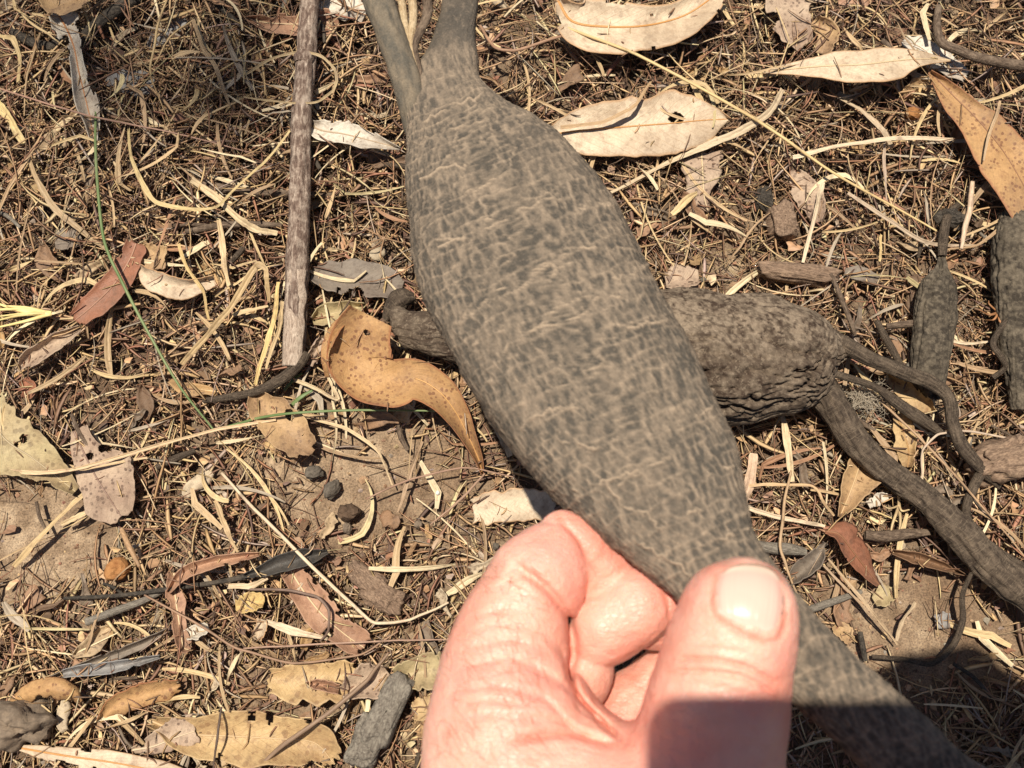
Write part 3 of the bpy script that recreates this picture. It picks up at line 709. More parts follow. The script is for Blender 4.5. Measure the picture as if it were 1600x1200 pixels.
FRAGC = [(.40, .27, .15, 'tan'), (.48, .36, .22, 'buff'), (.26, .155, .09, 'brown'), (.22, .18, .14, 'grey'), (.36, .21, .125, 'pinkish brown'), (.52, .43, .30, 'pale'), (.15, .095, .06, 'dark brown'), (.46, .29, .13, 'ochre')]
# landmarks used to say where a small thing lies
MARKS = [(1000, 195, 'pierced pale leaf'), (1000, 30, 'orange ribbed leaf'), (1345, 100, 'arching cream leaf'), (1555, 220, 'long orange leaf'), (125, 110, 'twisted white leaf'), (262, 58, 'slate blue leaf'), (203, 128, 'torn slate leaf'),
         (455, 38, 'crossed salmon leaf'), (550, 212, 'chalky leaf'), (170, 450, 'red brown leaf'), (275, 445, 'white crescent leaf'), (556, 438, 'flat grey leaf'), (600, 590, 'spotted orange leaf'), (735, 690, 'orange sickle tail'), (445, 660, 'rounded tan leaf'),
         (50, 715, 'drab olive leaf'), (155, 745, 'mottled mauve leaf'), (800, 792, 'square cream scrap'), (278, 950, 'pinkish strap leaf'), (515, 965, 'smooth salmon leaf'), (440, 885, 'charred black leaf'), (390, 945, 'yellow flake'), (175, 1042, 'rolled grey leaf'), (75, 1082, 'cupped orange leaf'),
         (220, 1090, 'faded orange leaf'), (400, 1152, 'broad yellow leaf'), (120, 1184, 'pale pointed leaf'), (490, 1060, 'gritty ochre leaf'), (600, 1110, 'notched grey chip'), (660, 1108, 'little orange square'), (1330, 868, 'tilted red leaf'), (1258, 888, 'grey leaf fin'), (1335, 750, 'tan wedge leaf'), (1410, 690, 'upright orange leaf'),
         (1098, 275, 'broken triangular leaf'), (1255, 310, 'buff leaf lozenge'), (1236, 20, 'wide buff leaf'), (1474, 90, 'white broken leaf'), (505, 750, 'pair of dark pebbles'), (184, 890, 'rust pebble'), (545, 802, 'rough seed case'), (30, 1130, 'large grey clod'), (575, 905, 'brown bark flake'), (1482, 345, 'black charcoal lump'), (1192, 312, 'charcoal fragment'),
         (1245, 428, 'peeling bark slab'), (1570, 715, 'fibrous bark slab'), (1460, 510, 'small upright tuber'), (1590, 480, 'edge tuber'), (1250, 560, 'lying tuber'), (1430, 760, 'thick root'), (1440, 600, 'thin root'), (1475, 970, 'grey chip on sand'), (470, 250, 'upper stick'), (465, 480, 'bleached stick end'), (400, 610, 'dark slender root'),
         (250, 320, 'curved yellow blade'), (370, 345, 'splintered cream blade'), (360, 480, 'hooked tan blade'), (30, 490, 'pale yellow tuft'), (20, 195, 'thick yellow blade'), (60, 850, 'bare sand'), (620, 720, 'bare soil patch'), (1420, 1000, 'sandy hollow')]
MK = np.array([m[:2] for m in MARKS], float)
USED = {}
def where(px, py, seed=0):
    d = np.hypot(MK[:, 0]-px, MK[:, 1]-py); o = np.argsort(d); a = MARKS[o[0]]
    if d[o[0]] < 75:
        dy, dx = py-a[1], px-a[0]
        rel = ('just above' if dy < 0 else 'just below') if abs(dy) > abs(dx)*.8 else 'close beside'
        return rel+' the '+a[2]
    return 'between the %s and the %s' % (a[2], MARKS[o[1]][2])
def near(px, py):
    return 'near the '+MARKS[int(np.argmin(np.hypot(MK[:, 0]-px, MK[:, 1]-py)))][2]
def unique(cands):
    """first wording nothing else carries yet"""
    for c in cands:
        if len(c.split()) <= 16 and c not in USED: USED[c] = 1; return c
    return min(cands, key=lambda c: len(c.split()))
HIDE = np.array([(560, 0), (750, 0), (760, 140), (890, 225), (990, 375), (1080, 545), (1155, 700), (1185, 850), (1235, 900), (1300, 990), (1420, 1090), (1600, 1250), (650, 1250), (690, 1100), (710, 930), (880, 790), (750, 630), (650, 410), (630, 150)], float)
def hidden(px, py):
    c = False
    for (x0, y0), (x1, y1) in zip(HIDE, np.roll(HIDE, -1, 0)):
        if (y0 > py) != (y1 > py) and px < (x1-x0)*(py-y0)/(y1-y0)+x0: c = not c
    return c
def spots(n, mind=0.0):
    """n places in the open part of the picture"""
    out = []
    while len(out) < n:
        x, y = random.uniform(-30, 1630), random.uniform(-30, 1230)
        if hidden(x, y) or random.random() > float(density(np.array(x), np.array(y)))+.08: continue
        if mind and any(abs(x-a)+abs(y-b) < mind for a, b in out): continue
        out.append((x, y))
    return out
def slant(a):
    """direction in the picture of a thing turned by a about the vertical"""
    a = math.degrees(a) % 180
    return 'level' if a < 25 or a > 155 else 'upright' if 65 < a < 115 else 'rising' if a < 90 else 'falling'
q = spots(230, 26)
for k in range(230):
    o = bpy.data.objects.new('leaf_fragment', frag_meshes[k % 16]); COL.objects.link(o)
    x, y = q[k]; d = float(density(np.array(x), np.array(y)))
    o.location = gp(x, y, .0025+.007*d*random.random())
    an = random.uniform(0, 6.28)
    o.rotation_euler = (random.gauss(0, .22), random.gauss(0, .22), an)
    sc = random.uniform(.4, .95)*(1 if random.random() < .7 else .6); o.scale = (sc, sc, sc)
    c4 = random.choice(FRAGC); c = np.array(c4[:3])*random.uniform(.8, 1.2); o.color = (*c, 1)
    size = 'tiny' if sc < .5 else 'small' if sc < .7 else 'larger'
    w = where(x, y); kind = ('', 'tapered ', 'wavy ', 'rounded ')[k % 4]
    tag(o, unique(['%s %s %sleaf fragment %s' % (size, c4[3], kind, w), 'dry curled %s %s %sleaf fragment %s' % (size, c4[3], kind, w), '%s %s %sleaf fragment lying %s %s' % (size, c4[3], kind, slant(an), w), '%s %s leaf piece %s' % (size, c4[3], w), '%s %s %sleaf fragment lying %s %s' % (size, c4[3], kind, slant(an), near(x, y))]), 'leaf fragment', 'broken leaf fragments in the litter')

# ------------------------------------------------------------------ single straws
def blade_geo(path, w, fold=.5, twist=None, thick=.16, rag=.25, seed=0):
    """dry grass blade: closed V section, turning about its own length, ragged width"""
    n = len(path); t, sd, up = frame(path)
    tw = np.zeros(n) if twist is None else twist
    X8 = np.array([-1, -.5, 0, .5, 1, .5, 0, -.5]); Y8 = np.array([1, .5, 0, .5, 1, .5, 0, .5])*fold+np.array([0, 1, 1, 1, 0, -1, -1, -1])*thick
    wv = w*(1+rag*fbm(np.stack([np.arange(n)*.45+seed*3.7, np.zeros(n), np.zeros(n)], -1), 2, 13))
    c, s_ = np.cos(tw)[:, None], np.sin(tw)[:, None]
    A = X8[None]*c-Y8[None]*s_; B = X8[None]*s_+Y8[None]*c
    V = path[:, None]+sd[:, None]*(A*wv[:, None])[..., None]+up[:, None]*(B*wv[:, None])[..., None]
    L = np.concatenate([[0], np.cumsum(np.linalg.norm(np.diff(path, axis=0), axis=1))])
    uv = np.stack([np.repeat(L/.012, 8), np.tile(X8*.5+.5, n)], -1)
    V = V.reshape(-1, 3)
    V = np.vstack([V, V[:8].mean(0), V[-8:].mean(0)]); uv = np.vstack([uv, [0, .5], [1, .5]])
    j = np.arange(8); j2 = (j+1) % 8; k = 8*n
    caps = np.vstack([np.stack([np.full(8, k), j2, j], -1), np.stack([np.full(8, k+1), (n-1)*8+j, (n-1)*8+j2], -1)])
    return V, [grid_faces(n, 8, True)[:, ::-1], caps], uv
def random_blade(k, Ln, w0, w1, fold, flatz):
    r = random.Random(100+k); n = 11
    t = np.linspace(-.5, .5, n); a = r.gauss(0, .35)*t*2
    if k % 3 == 2: a = a+np.where(t > r.uniform(-.3, .3), r.choice([-.7, .6, .35, -.3]), 0)
    p = np.stack([np.cumsum(np.cos(a))*Ln/n, np.cumsum(np.sin(a))*Ln/n, .0022*np.sin(np.pi*(t+.5))*r.uniform(-.5, 1.3)], -1)
    p = p-p.mean(0)
    w = .0005*r.uniform(w0, w1)*np.clip(1.25-1.3*np.abs(t), .45, 1)
    if r.random() < .4: w = w*np.clip(1.1-(t+.5)*.9, .12, 1)
    return blade_geo(p, w, fold, r.uniform(-1, 1)*.6+t*r.gauss(0, 1.6), seed=k)
straw_meshes = []
for k in range(30):
    V, f, uv = random_blade(k, .001*[24, 32, 40, 48, 56, 28][k % 6], .55, 1.5, .4, .5)
    straw_meshes.append(mesh('straw', V, f, STRAWO, uv=uv+k, smooth=False))
blade_meshes = []
for k in range(16):
    V, f, uv = random_blade(200+k, .001*[18, 24, 30, 38][k % 4], 1.6, 3.2, .3, .2)
    blade_meshes.append(mesh('hay_strand', V, f, STRAWO, uv=uv+k, smooth=False))
SCOL = [((.54, .41, .225), 'golden'), ((.64, .53, .35), 'cream'), ((.44, .32, .185), 'tan'), ((.34, .235, .14), 'brown'), ((.38, .32, .245), 'greyish'), ((.50, .42, .235), 'yellowish'), ((.34, .19, .11), 'reddish')]
SW = [.20, .20, .22, .15, .12, .05, .06]
for nm, ms, cnt, cat, grp, zt in (('hay_strand', blade_meshes, 115, 'hay', 'flat withered hay strands', .010), ('straw', straw_meshes, 230, 'straw', 'loose dry straws', .011)):
    q = spots(cnt, 20)
    for k in range(cnt):
        o = bpy.data.objects.new(nm, ms[k % len(ms)]); COL.objects.link(o)
        x, y = q[k]; d = float(density(np.array(x), np.array(y)))
        o.location = gp(x, y, .003+(.004+zt*random.random())*d**1.5)
        an = random.uniform(0, 6.28); o.rotation_euler = (0, random.gauss(0, .10), an)
        c, cn = random.choices(SCOL, SW)[0]; c = np.array(c)*random.uniform(.82, 1.12)
        o.color = (*c, 1)
        ln = (('short', 'medium', 'long', 'very long') if nm == 'hay_strand' else ('short', 'medium', 'medium', 'long', 'very long', 'short'))[k % (4 if nm == 'hay_strand' else 6)]
        what = 'flat grass blade' if nm == 'hay_strand' else ('kinked straw' if k % 3 == 2 else 'straw')
        w = where(x, y)
        tag(o, unique(['%s %s %s lying %s %s' % (ln, cn, what, slant(an), w), 'thin %s %s %s lying %s %s' % (ln, cn, what, slant(an), w), '%s %s %s lying %s %s' % (ln, cn, what, slant(an), near(x, y)), '%s %s %s %s' % (ln, cn, what, near(x, y))]), cat, grp)

def straw(label, pts, w, col, name='straw', cat='straw', group='loose dry straws', flat_=.45, mat=None, m=6, taper=True, n=None):
    n = n or max(14, 8*len(pts))
    P = spline(pts, n); P0 = np.asarray(pts, float)
    tt = np.linspace(0, len(pts)-1, n)
    Lin = np.stack([np.interp(tt, np.arange(len(pts)), P0[:, i]) for i in range(3)], -1)
    sd = len(bpy.data.objects)*1.37
    mixl = .45 if mat is None else .1
    P = P*(1-mixl)+Lin*mixl
    jit = np.stack([fbm(np.stack([tt*1.1+sd, np.full(n, c), np.zeros(n)], -1), 3, 7) for c in (0., 5., 9.)], -1)
    P = P+jit*np.array([3.5, 3.5, 1.0])*(1 if mat is None else .3)
    V3 = gp(P[:, 0], P[:, 1], np.maximum(P[:, 2], 1)*.001)
    t = np.linspace(0, 1, n)
    r = w*.00044*(np.clip(1.2-1.0*np.abs(t-.4), .35, 1) if taper else np.ones(n))
    if mat is None and flat_ < .7:
        V, f, uv = blade_geo(V3, r, .15+flat_*.5, np.sin(t*random.uniform(2, 5)+random.uniform(0, 6))*.55, seed=sd)
        sm = False
    else:
        V, f, uv = tube_geo(V3, r, r*flat_, 8); uv[:, 0] *= 3; sm = True
    C = np.tile(np.array(col)*np.array([.90, .88, .98]), (len(V), 1))
    o = place(name, V, f, mat or STRAW, uv=uv+np.array([sd, 0]), col=C, smooth=sm)
    tag(o, label, cat, group)
    return o
Y1 = (.64, .49, .22); Y2 = (.60, .46, .25); Y3 = (.50, .36, .17); TN = (.44, .31, .16); GB = (.32, .24, .15); RB = (.30, .17, .10); PW = (.68, .56, .36); DB = (.16, .10, .065)
straw('long straight golden stalk running from the top edge past the pierced leaf', [(872, 38, 14), (990, 82, 18), (1170, 182, 19), (1290, 262, 17), (1462, 361, 11)], 1.7, Y1, flat_=.8)
straw('pale bent blade curling under the pierced leaf', [(1222, 140, 16), (1200, 178, 17), (1150, 210, 15), (1085, 236, 12), (1020, 268, 9), (955, 300, 6)], 3.4, (.56, .46, .28), flat_=.25)
straw('flat cream straw lying across the golden stalk', [(1238, 248, 15), (1300, 232, 18), (1390, 218, 16), (1490, 218, 12)], 2.6, PW, flat_=.3)
straw('grey drooping blade under the golden stalk with a split end', [(1325, 303, 12), (1380, 340, 13), (1440, 375, 12), (1490, 385, 10), (1540, 384, 8)], 1.8, (.46, .37, .24))
straw('bundle of frayed straw beside the arching cream leaf', [(1312, 156, 10), (1345, 172, 13), (1380, 205, 12), (1395, 232, 9)], 3.2, (.52, .42, .26), flat_=.3)
straw('broad white straw crossing the buff leaf lozenge', [(1286, 284, 13), (1275, 330, 13), (1255, 412, 11)], 2.6, PW, flat_=.3)
straw('pale straw with a swollen base by the small tuber', [(1520, 285, 12), (1516, 330, 13), (1506, 360, 13), (1504, 388, 12)], 2.8, (.60, .46, .30), flat_=.7)
straw('brown arching stem reaching in beneath the orange leaf', [(1610, 310, 14), (1570, 350, 14), (1530, 382, 12), (1470, 392, 9)], 1.6, (.36, .25, .13))
straw('thin grey vertical straw above the grey blade', [(1382, 225, 11), (1384, 270, 13), (1386, 312, 12)], 1.5, (.44, .35, .24))
straw('brown twig arc sweeping up beside the held tuber', [(752, 40, 10), (772, 72, 15), (800, 78, 16), (850, 66, 16), (900, 46, 14), (945, 14, 12)], 1.7, (.34, .21, .12), flat_=.8)
straw('ochre blade folded over the pierced leaf', [(876, 198, 19), (940, 190, 19), (985, 172, 20), (1005, 145, 20), (1016, 128, 17)], 2.2, TN, flat_=.3)
straw('short bright yellow splinter near the second tuber', [(1376, 366, 9), (1375, 388, 10), (1374, 408, 9)], 1.9, Y1)
straw('long cream straw running over the drab and mauve leaves', [(-20, 732, 11), (50, 738, 12), (110, 736, 14), (170, 718, 14), (250, 695, 12), (340, 670, 12), (430, 655, 11)], 1.8, (.66, .50, .28), flat_=.5)
straw('second cream straw close under the long cream straw', [(60, 740, 10), (130, 735, 13), (190, 722, 12), (230, 716, 10)], 1.6, Y2)
straw('long pale stalk bending at the bottom of the slope of litter', [(345, 740, 7), (400, 800, 10), (470, 868, 14), (540, 936, 12), (585, 972, 11), (640, 968, 10), (700, 940, 8)], 1.6, PW, flat_=.7)
straw('curved yellow grass blade looping up towards the stick', [(200, 202, 15), (205, 245, 18), (222, 288, 19), (246, 316, 18), (290, 326, 18), (336, 324, 18), (362, 300, 18), (410, 256, 19), (452, 205, 20)], 2.3, (.55, .44, .20), flat_=.3, n=60)
straw('olive grass loop drawn across the stick near its top', [(380, 118, 14), (420, 92, 19), (470, 80, 22), (505, 88, 22), (524, 112, 20), (522, 140, 20), (495, 158, 22), (450, 162, 21), (380, 150, 15)], 1.3, (.42, .33, .17), n=60)
straw('hooked tan blade folded at its tip beside the stick', [(284, 568, 9), (325, 522, 14), (360, 478, 17), (392, 424, 21), (405, 412, 22), (414, 420, 22), (416, 445, 19), (420, 470, 14)], 2.8, (.52, .39, .19), flat_=.3, n=50)
straw('pair of yellow blades standing beside the stick, the brighter one', [(436, 440, 14), (430, 490, 13), (415, 540, 11), (400, 600, 8)], 2.6, (.66, .50, .20), flat_=.35)
straw('dull blade beside the brighter yellow blade', [(440, 470, 12), (434, 520, 12), (416, 575, 10)], 2.0, (.52, .40, .20), flat_=.35)
straw('short straw stub lying level near the hooked blade', [(366, 490, 11), (390, 484, 13), (418, 480, 12)], 2.4, (.60, .46, .24))
straw('broad cream blade splintered at its lower end', [(298, 280, 14), (340, 312, 15), (375, 342, 16), (402, 360, 14), (432, 366, 12)], 3.6, (.62, .50, .28), flat_=.3)
straw('upright cream blade below the splintered blade', [(340, 344, 12), (350, 395, 13), (358, 448, 12)], 3.0, (.62, .48, .26), flat_=.3)
straw('yellow curved stalk hanging past the white crescent leaf', [(281, 382, 15), (292, 420, 18), (316, 455, 16), (328, 498, 12)], 1.8, (.56, .42, .18))
straw('thick yellow blade entering from the picture edge', [(-8, 160, 10), (18, 190, 14), (40, 225, 13)], 4.6, (.56, .45, .20), flat_=.3)
straw('arched tan blade above the thick yellow blade', [(-10, 55, 12), (22, 60, 17), (34, 95, 15), (28, 130, 11)], 2.8, (.46, .36, .17), flat_=.3)
straw('thin brown stalk slanting down through dark straw', [(86, -5, 13), (62, 60, 16), (42, 120, 16), (36, 180, 14)], 1.1, (.36, .26, .13), flat_=.8)
straw('long reddish stem crossing in front of the twisted white leaf', [(-10, 136, 12), (60, 158, 18), (140, 180, 19), (260, 205, 17), (400, 240, 13)], 1.0, (.34, .21, .14), flat_=.8)
straw('tan stem curving down the picture edge', [(70, 200, 14), (45, 240, 16), (15, 295, 15), (-5, 340, 12)], 1.6, TN)
straw('drooping wide blade left of the curved yellow blade', [(45, 245, 14), (62, 285, 16), (90, 330, 13), (128, 362, 11), (168, 390, 9)], 3.0, (.40, .30, .16), flat_=.25)
straw('wiry tan stem running from the top edge into the tangle', [(264, -5, 18), (244, 45, 20), (236, 100, 17), (238, 130, 13)], 1.3, (.48, .36, .17), flat_=.8)
straw('thin tan stem branching over the slate leaf', [(300, 30, 16), (268, 56, 17), (240, 100, 15)], 1.0, (.46, .34, .16), flat_=.8)
straw('bent brown blade slanting through the upper tangle', [(303, 30, 18), (318, 75, 19), (340, 112, 17), (360, 165, 13)], 2.2, (.40, .29, .15), flat_=.35)
straw('cream sprig snapped behind the twisted leaf', [(86, 205, 10), (108, 186, 13), (124, 176, 13)], 2.6, (.62, .50, .28), flat_=.3)
straw('straw fallen diagonal across bare sand at the picture edge', [(22, 883, 4), (62, 842, 7), (100, 802, 7), (130, 772, 6)], 2.8, (.54, .41, .20), flat_=.35)
straw('short cream straw joining the diagonal one on sand', [(96, 820, 6), (120, 808, 7), (146, 798, 6)], 2.4, (.60, .47, .25))
straw('brown woody stalk beside the rust coloured pebble', [(190, 826, 8), (202, 856, 10), (216, 884, 9)], 2.6, (.40, .26, .13), flat_=.8)
straw('pale straw fan shredded on the salmon leaf', [(414, 972, 11), (455, 984, 12), (512, 998, 11)], 3.2, PW, flat_=.35)
straw('twisted cream straw scrap under the charred leaf', [(356, 916, 9), (390, 916, 11), (418, 904, 10)], 2.8, (.62, .50, .30), flat_=.4)
straw('dark stem arching over the salmon leaf', [(390, 920, 11), (450, 924, 15), (495, 934, 16), (514, 955, 16), (512, 985, 14), (500, 1002, 11)], 1.3, (.20, .14, .10), flat_=.8)
straw('knobbly black stalk standing over the broad yellow leaf', [(346, 1106, 15), (340, 1150, 17), (333, 1205, 14)], 1.1, (.10, .07, .05), flat_=.9)
straw('long brown stem bundle crossing the broad yellow leaf', [(400, 1205, 12), (450, 1158, 15), (520, 1108, 16), (575, 1062, 15), (605, 1020, 12)], 2.0, (.26, .18, .11), flat_=.8)
straw('thin pinkish stem lying level under the salmon leaf', [(380, 1012, 9), (470, 1008, 11), (600, 1002, 12), (700, 998, 10)], .9, (.40, .27, .18), flat_=.8)
straw('curving brown stem sagging below the strap leaf', [(225, 930, 10), (300, 970, 13), (370, 1012, 13), (460, 1036, 11), (560, 1022, 11), (620, 985, 9)], 1.1, (.34, .22, .13), flat_=.8)
straw('tan blade end pointing down above the salmon leaf', [(335, 782, 8), (352, 820, 10), (372, 862, 9)], 2.4, (.52, .39, .20), flat_=.35)
straw('pale straw lying flat below the second tuber', [(1152, 818, 10), (1160, 780, 10), (1170, 745, 10), (1176, 708, 9)], 6.0, (.60, .44, .28), flat_=.2)
straw('split cream straw under the lying tuber', [(1222, 650, 7), (1230, 700, 9), (1236, 752, 8)], 3.4, (.64, .52, .30), flat_=.3)
straw('white straw stretched towards the red brown leaf', [(1160, 790, 8), (1210, 806, 9), (1290, 824, 9)], 2.2, PW, flat_=.4)
straw('yellow bent straw near the tuber edge', [(1158, 760, 10), (1215, 758, 11), (1268, 758, 11), (1285, 780, 10), (1304, 804, 8)], 1.6, (.58, .42, .22))
straw('thin curved stem in front of the grey leaf fin', [(1238, 735, 11), (1224, 790, 13), (1220, 850, 14), (1232, 890, 13), (1250, 940, 10)], 1.4, (.46, .33, .18), flat_=.8)
straw('double straw lying along the sand below the red leaf', [(1292, 872, 9), (1335, 920, 10), (1370, 962, 9), (1402, 1006, 6)], 1.5, (.46, .35, .20))
straw('straight tan straw beside the double straw on sand', [(1288, 882, 7), (1330, 926, 8), (1366, 968, 7), (1398, 1004, 5)], 1.2, (.40, .30, .18))
straw('pale blade springing from the double straw', [(1430, 940, 6), (1412, 965, 8), (1400, 1000, 5)], 1.9, (.50, .40, .24), flat_=.35)
straw('brown stem crossing beneath the thin branching root', [(1340, 590, 9), (1390, 640, 14), (1450, 700, 16), (1530, 790, 13), (1600, 870, 10)], 1.2, (.42, .29, .16), flat_=.8)
straw('pale hooked stem next to the thin branching root', [(1600, 690, 9), (1520, 676, 14), (1465, 680, 16), (1442, 705, 15), (1440, 745, 11)], 1.1, (.56, .46, .32), flat_=.8)
straw('white straw sliver pointing at the far small tuber', [(1465, 526, 10), (1500, 538, 11), (1545, 536, 10)], 1.4, PW)
straw('pale split straw leaving the frame beside the small tuber', [(1560, 528, 11), (1585, 540, 12), (1620, 552, 10)], 2.4, PW, flat_=.4)
straw('loose straw strand over the orange leaf', [(1562, 158, 23), (1550, 200, 23), (1536, 250, 22)], 1.4, (.46, .34, .19))
straw('slim straw strand curving under the orange sickle tail', [(470, 652, 5), (540, 668, 8), (590, 705, 8), (615, 760, 6)], 1.5, (.60, .47, .26))
straw('bent cream straw in front of the spotted leaf', [(452, 590, 8), (490, 605, 10), (530, 626, 9), (508, 580, 9)], 1.9, (.62, .50, .29), flat_=.4)
straw('slanting splinter on bare soil by the sickle tail', [(660, 690, 5), (650, 720, 8), (632, 765, 6), (620, 800, 5)], 1.7, (.40, .29, .17))
straw('pale wood splinter in the tuber shadow', [(764, 645, 7), (778, 675, 9), (796, 712, 7)], 4.2, (.56, .43, .24), flat_=.5)
straw('long brown stem across bare soil under the sickle tail', [(570, 778, 6), (640, 748, 9), (720, 730, 10), (800, 745, 8)], 1.0, (.34, .22, .14), flat_=.8)
straw('thin stem from the tail tip across the soil', [(758, 738, 8), (720, 780, 9), (670, 820, 7)], 1.2, (.36, .24, .15), flat_=.8)

def tuft(name, label, base, tips, w, col, n=10):
    """a tuft: an Empty at its root with one mesh per blade"""
    b = gp(*[np.array(float(v)) for v in base[:2]], np.array(base[2]*.001))
    e = bpy.data.objects.new(name, None); e.empty_display_size = .005; COL.objects.link(e)
    e.location = b; e['_at'] = [float(x) for x in b]
    tag(e, label, 'grass tuft')
    for k, tp in enumerate(tips):
        P = spline([base, ((base[0]+tp[0])/2+random.uniform(-6, 6), (base[1]+tp[1])/2+random.uniform(-6, 6), base[2]+3), tp], n)
        V3 = gp(P[:, 0], P[:, 1], P[:, 2]*.001)
        r = w*.0005*np.linspace(1, .4, n)*random.uniform(.7, 1.2)
        V, f, uv = tube_geo(V3, r, r*.5, 6)
        place('blade', V, f, STRAW, parent=e, uv=uv, col=np.tile(np.array(col)*random.uniform(.8, 1.15), (len(V), 1)))
    return e
tuft('grass_tuft', 'pale yellow broken grass tuft at the picture edge', (80, 490, 12), [(-5, 474, 13), (-8, 484, 14), (0, 494, 12), (-10, 502, 12), (10, 478, 15), (-6, 512, 11)], 2.2, (.66, .54, .24))
tuft('grass_tuft', 'splayed straw tuft beneath the thin branching root', (1405, 790, 7), [(1392, 850, 6), (1400, 845, 8), (1380, 790, 9), (1422, 796, 8), (1410, 760, 10)], 1.4, (.52, .40, .23))
tuft('grass_tuft', 'fine matted rootlets hanging beside the held tuber', (600, 372, 10), [(560, 350, 12), (590, 330, 14), (625, 345, 12), (630, 380, 12), (570, 395, 9), (600, 410, 8), (615, 350, 14), (555, 375, 8)], .8, (.30, .19, .11))
tuft('grass_tuft', 'reddish fibrous tuft beside the dark edge tuber', (1560, 488, 12), [(1600, 490, 14), (1590, 470, 15), (1545, 470, 12), (1540, 500, 10), (1575, 510, 11), (1530, 484, 10)], 1.3, (.34, .17, .08))

# green blades
straw('tall green grass stem bending down through the straw', [(150, 165, 13), (149, 220, 18), (152, 290, 20), (164, 380, 20), (196, 452, 19), (240, 535, 17), (285, 610, 13), (334, 672, 8)], 1.5, (.2, .25, .1), 'green_sprout', 'green grass', 'living green grass', .8, GREEN)
straw('thin green blade arching out under the orange leaf', [(352, 668, 8), (400, 654, 12), (450, 646, 15), (560, 641, 17), (680, 642, 15)], 1.3, (.2, .25, .1), 'green_sprout', 'green grass', 'living green grass', .6, GREEN)
straw('short green shoot beside the tan rounded leaf', [(452, 636, 6), (468, 622, 8), (488, 610, 8)], 2.0, (.2, .25, .1), 'green_sprout', 'green grass', 'living green grass', .3, GREEN)
straw('tiny green shoot above the bent cream straw', [(444, 610, 6), (458, 594, 8), (472, 582, 8)], 1.5, (.2, .25, .1), 'green_sprout', 'green grass', 'living green grass', .4, GREEN)

# ------------------------------------------------------------------ sticks, twigs, roots
def woody(name, label, cat, pts, mat, parent=None, m=14, n=None, rough=.12, group=None, flat_=.9, knobs=0):
    """pts rows: px, py, z_mm of the axis, radius px"""
    P = spline(pts, n or max(20, 14*len(pts)))
    V3 = gp(P[:, 0], P[:, 1], P[:, 2]*.001)
    dep = (V3-CAM)@FW
    r = P[:, 3]*dep/F
    sd = random.uniform(0, 99)
    def disp(V, L, a):
        rr = np.repeat(r, m)
        return rr*(rough*fbm(np.stack([L/.006, np.cos(a)*1.2+sd, np.sin(a)*1.2], -1), 3, 4)+rough*1.1*fbm(np.stack([L/.03, np.cos(a)*3+sd, np.sin(a)*3], -1), 3, 8)-rough*.9*np.exp(-(np.abs(vnoise(np.stack([L/.04, np.cos(a)*2.2+sd, np.sin(a)*2.2], -1), 12))/.12)**2))
    V, f, uv = tube_geo(V3, r, r*flat_, m, disp)
    L = np.linalg.norm(np.diff(V3, axis=0), axis=1).sum()
    uv[:, 0] *= L/.03; 
    o = place(name, V, f, mat, parent=parent, uv=uv)
    if label: tag(o, label, cat, group)
    return o
stick = woody('stick', 'weathered grey brown stick standing nearly upright, its bark peeled pale at the lower end', 'stick',
      [(489, -60, 20, 14), (482, 20, 20, 14.6), (477, 110, 19, 15.4), (470, 200, 18, 16), (469, 280, 17, 16.8), (466, 360, 16, 17.5), (464, 440, 15, 18), (461, 520, 13, 18), (458, 572, 11, 17)], STICKM, m=32, n=260, rough=.12)
P_ = spline([(466, 425, 15, 18.3), (464, 470, 14, 18.6), (461, 520, 13, 18.7), (458, 573, 11, 17.6)], 60)
def peel():
    V3 = gp(P_[:, 0], P_[:, 1], P_[:, 2]*.001); r = P_[:, 3]*((V3-CAM)@FW)/F
    t, s, u = frame(V3)
    a = np.linspace(.35, 2.6, 16)
    e = fbm(np.stack([np.arange(60)/9., np.zeros(60), np.zeros(60)], -1), 3, 2)
    A = a[None]+e[:, None]*.25
    V = V3[:, None]+s[:, None]*(np.cos(A)*r[:, None])[..., None]+u[:, None]*(np.sin(A)*r[:, None]*.92)[..., None]
    uv = np.stack(np.meshgrid(np.linspace(0, 1, 60), np.linspace(0, 1, 16), indexing='ij'), -1).reshape(-1, 2)
    V, f, uv = thicken(V.reshape(-1, 3), grid_faces(60, 16), uv, .0006)
    place('bare_wood', V, f, wood_mat('peeled_pale_wood', (.16, .11, .085), (.40, .31, .24), (.62, .52, .42), 4, 80), parent=stick, uv=uv)
peel()
woody('node', None, None, [(470, 82, 19.5, 17), (478, 84, 19.5, 14.5), (477, 92, 19.5, 18), (476, 100, 19.4, 15)][1:], STICKM, parent=stick, n=10)
G_T = 'twigs and thin roots lying loose'
woody('twig', 'dark slender root curving away from the foot of the stick', 'twig', [(478, 552, 12, 8), (468, 568, 13, 9), (440, 592, 12, 9), (400, 612, 10, 7), (350, 622, 7, 6), (318, 626, 4, 4)], ROOTM, group=G_T)
woody('twig', 'short dark twig continuing below the green stem', 'twig', [(245, 730, 5, 5), (275, 716, 6, 6), (305, 704, 5, 4)], ROOTM, group=G_T)
woody('twig', 'dark forked twig snaking in from beside the arching cream leaf', 'twig', [(1466, 10, 12, 5), (1464, 40, 14, 6), (1472, 66, 16, 7), (1500, 80, 17, 7), (1545, 94, 16, 8), (1620, 106, 13, 9)], TWIGM, group=G_T)
woody('twig', 'dark crooked twig sunk in shadow below the twisted leaf', 'twig', [(18, 48, 8, 7), (50, 66, 9, 8), (80, 72, 9, 8), (98, 56, 9, 7)], CHARM, group=G_T)
woody('twig', 'charred branch lying in the dark hollow at the top', 'twig', [(118, 70, 8, 9), (150, 40, 10, 11), (180, 18, 10, 11), (225, -10, 9, 10)], CHARM, group=G_T)
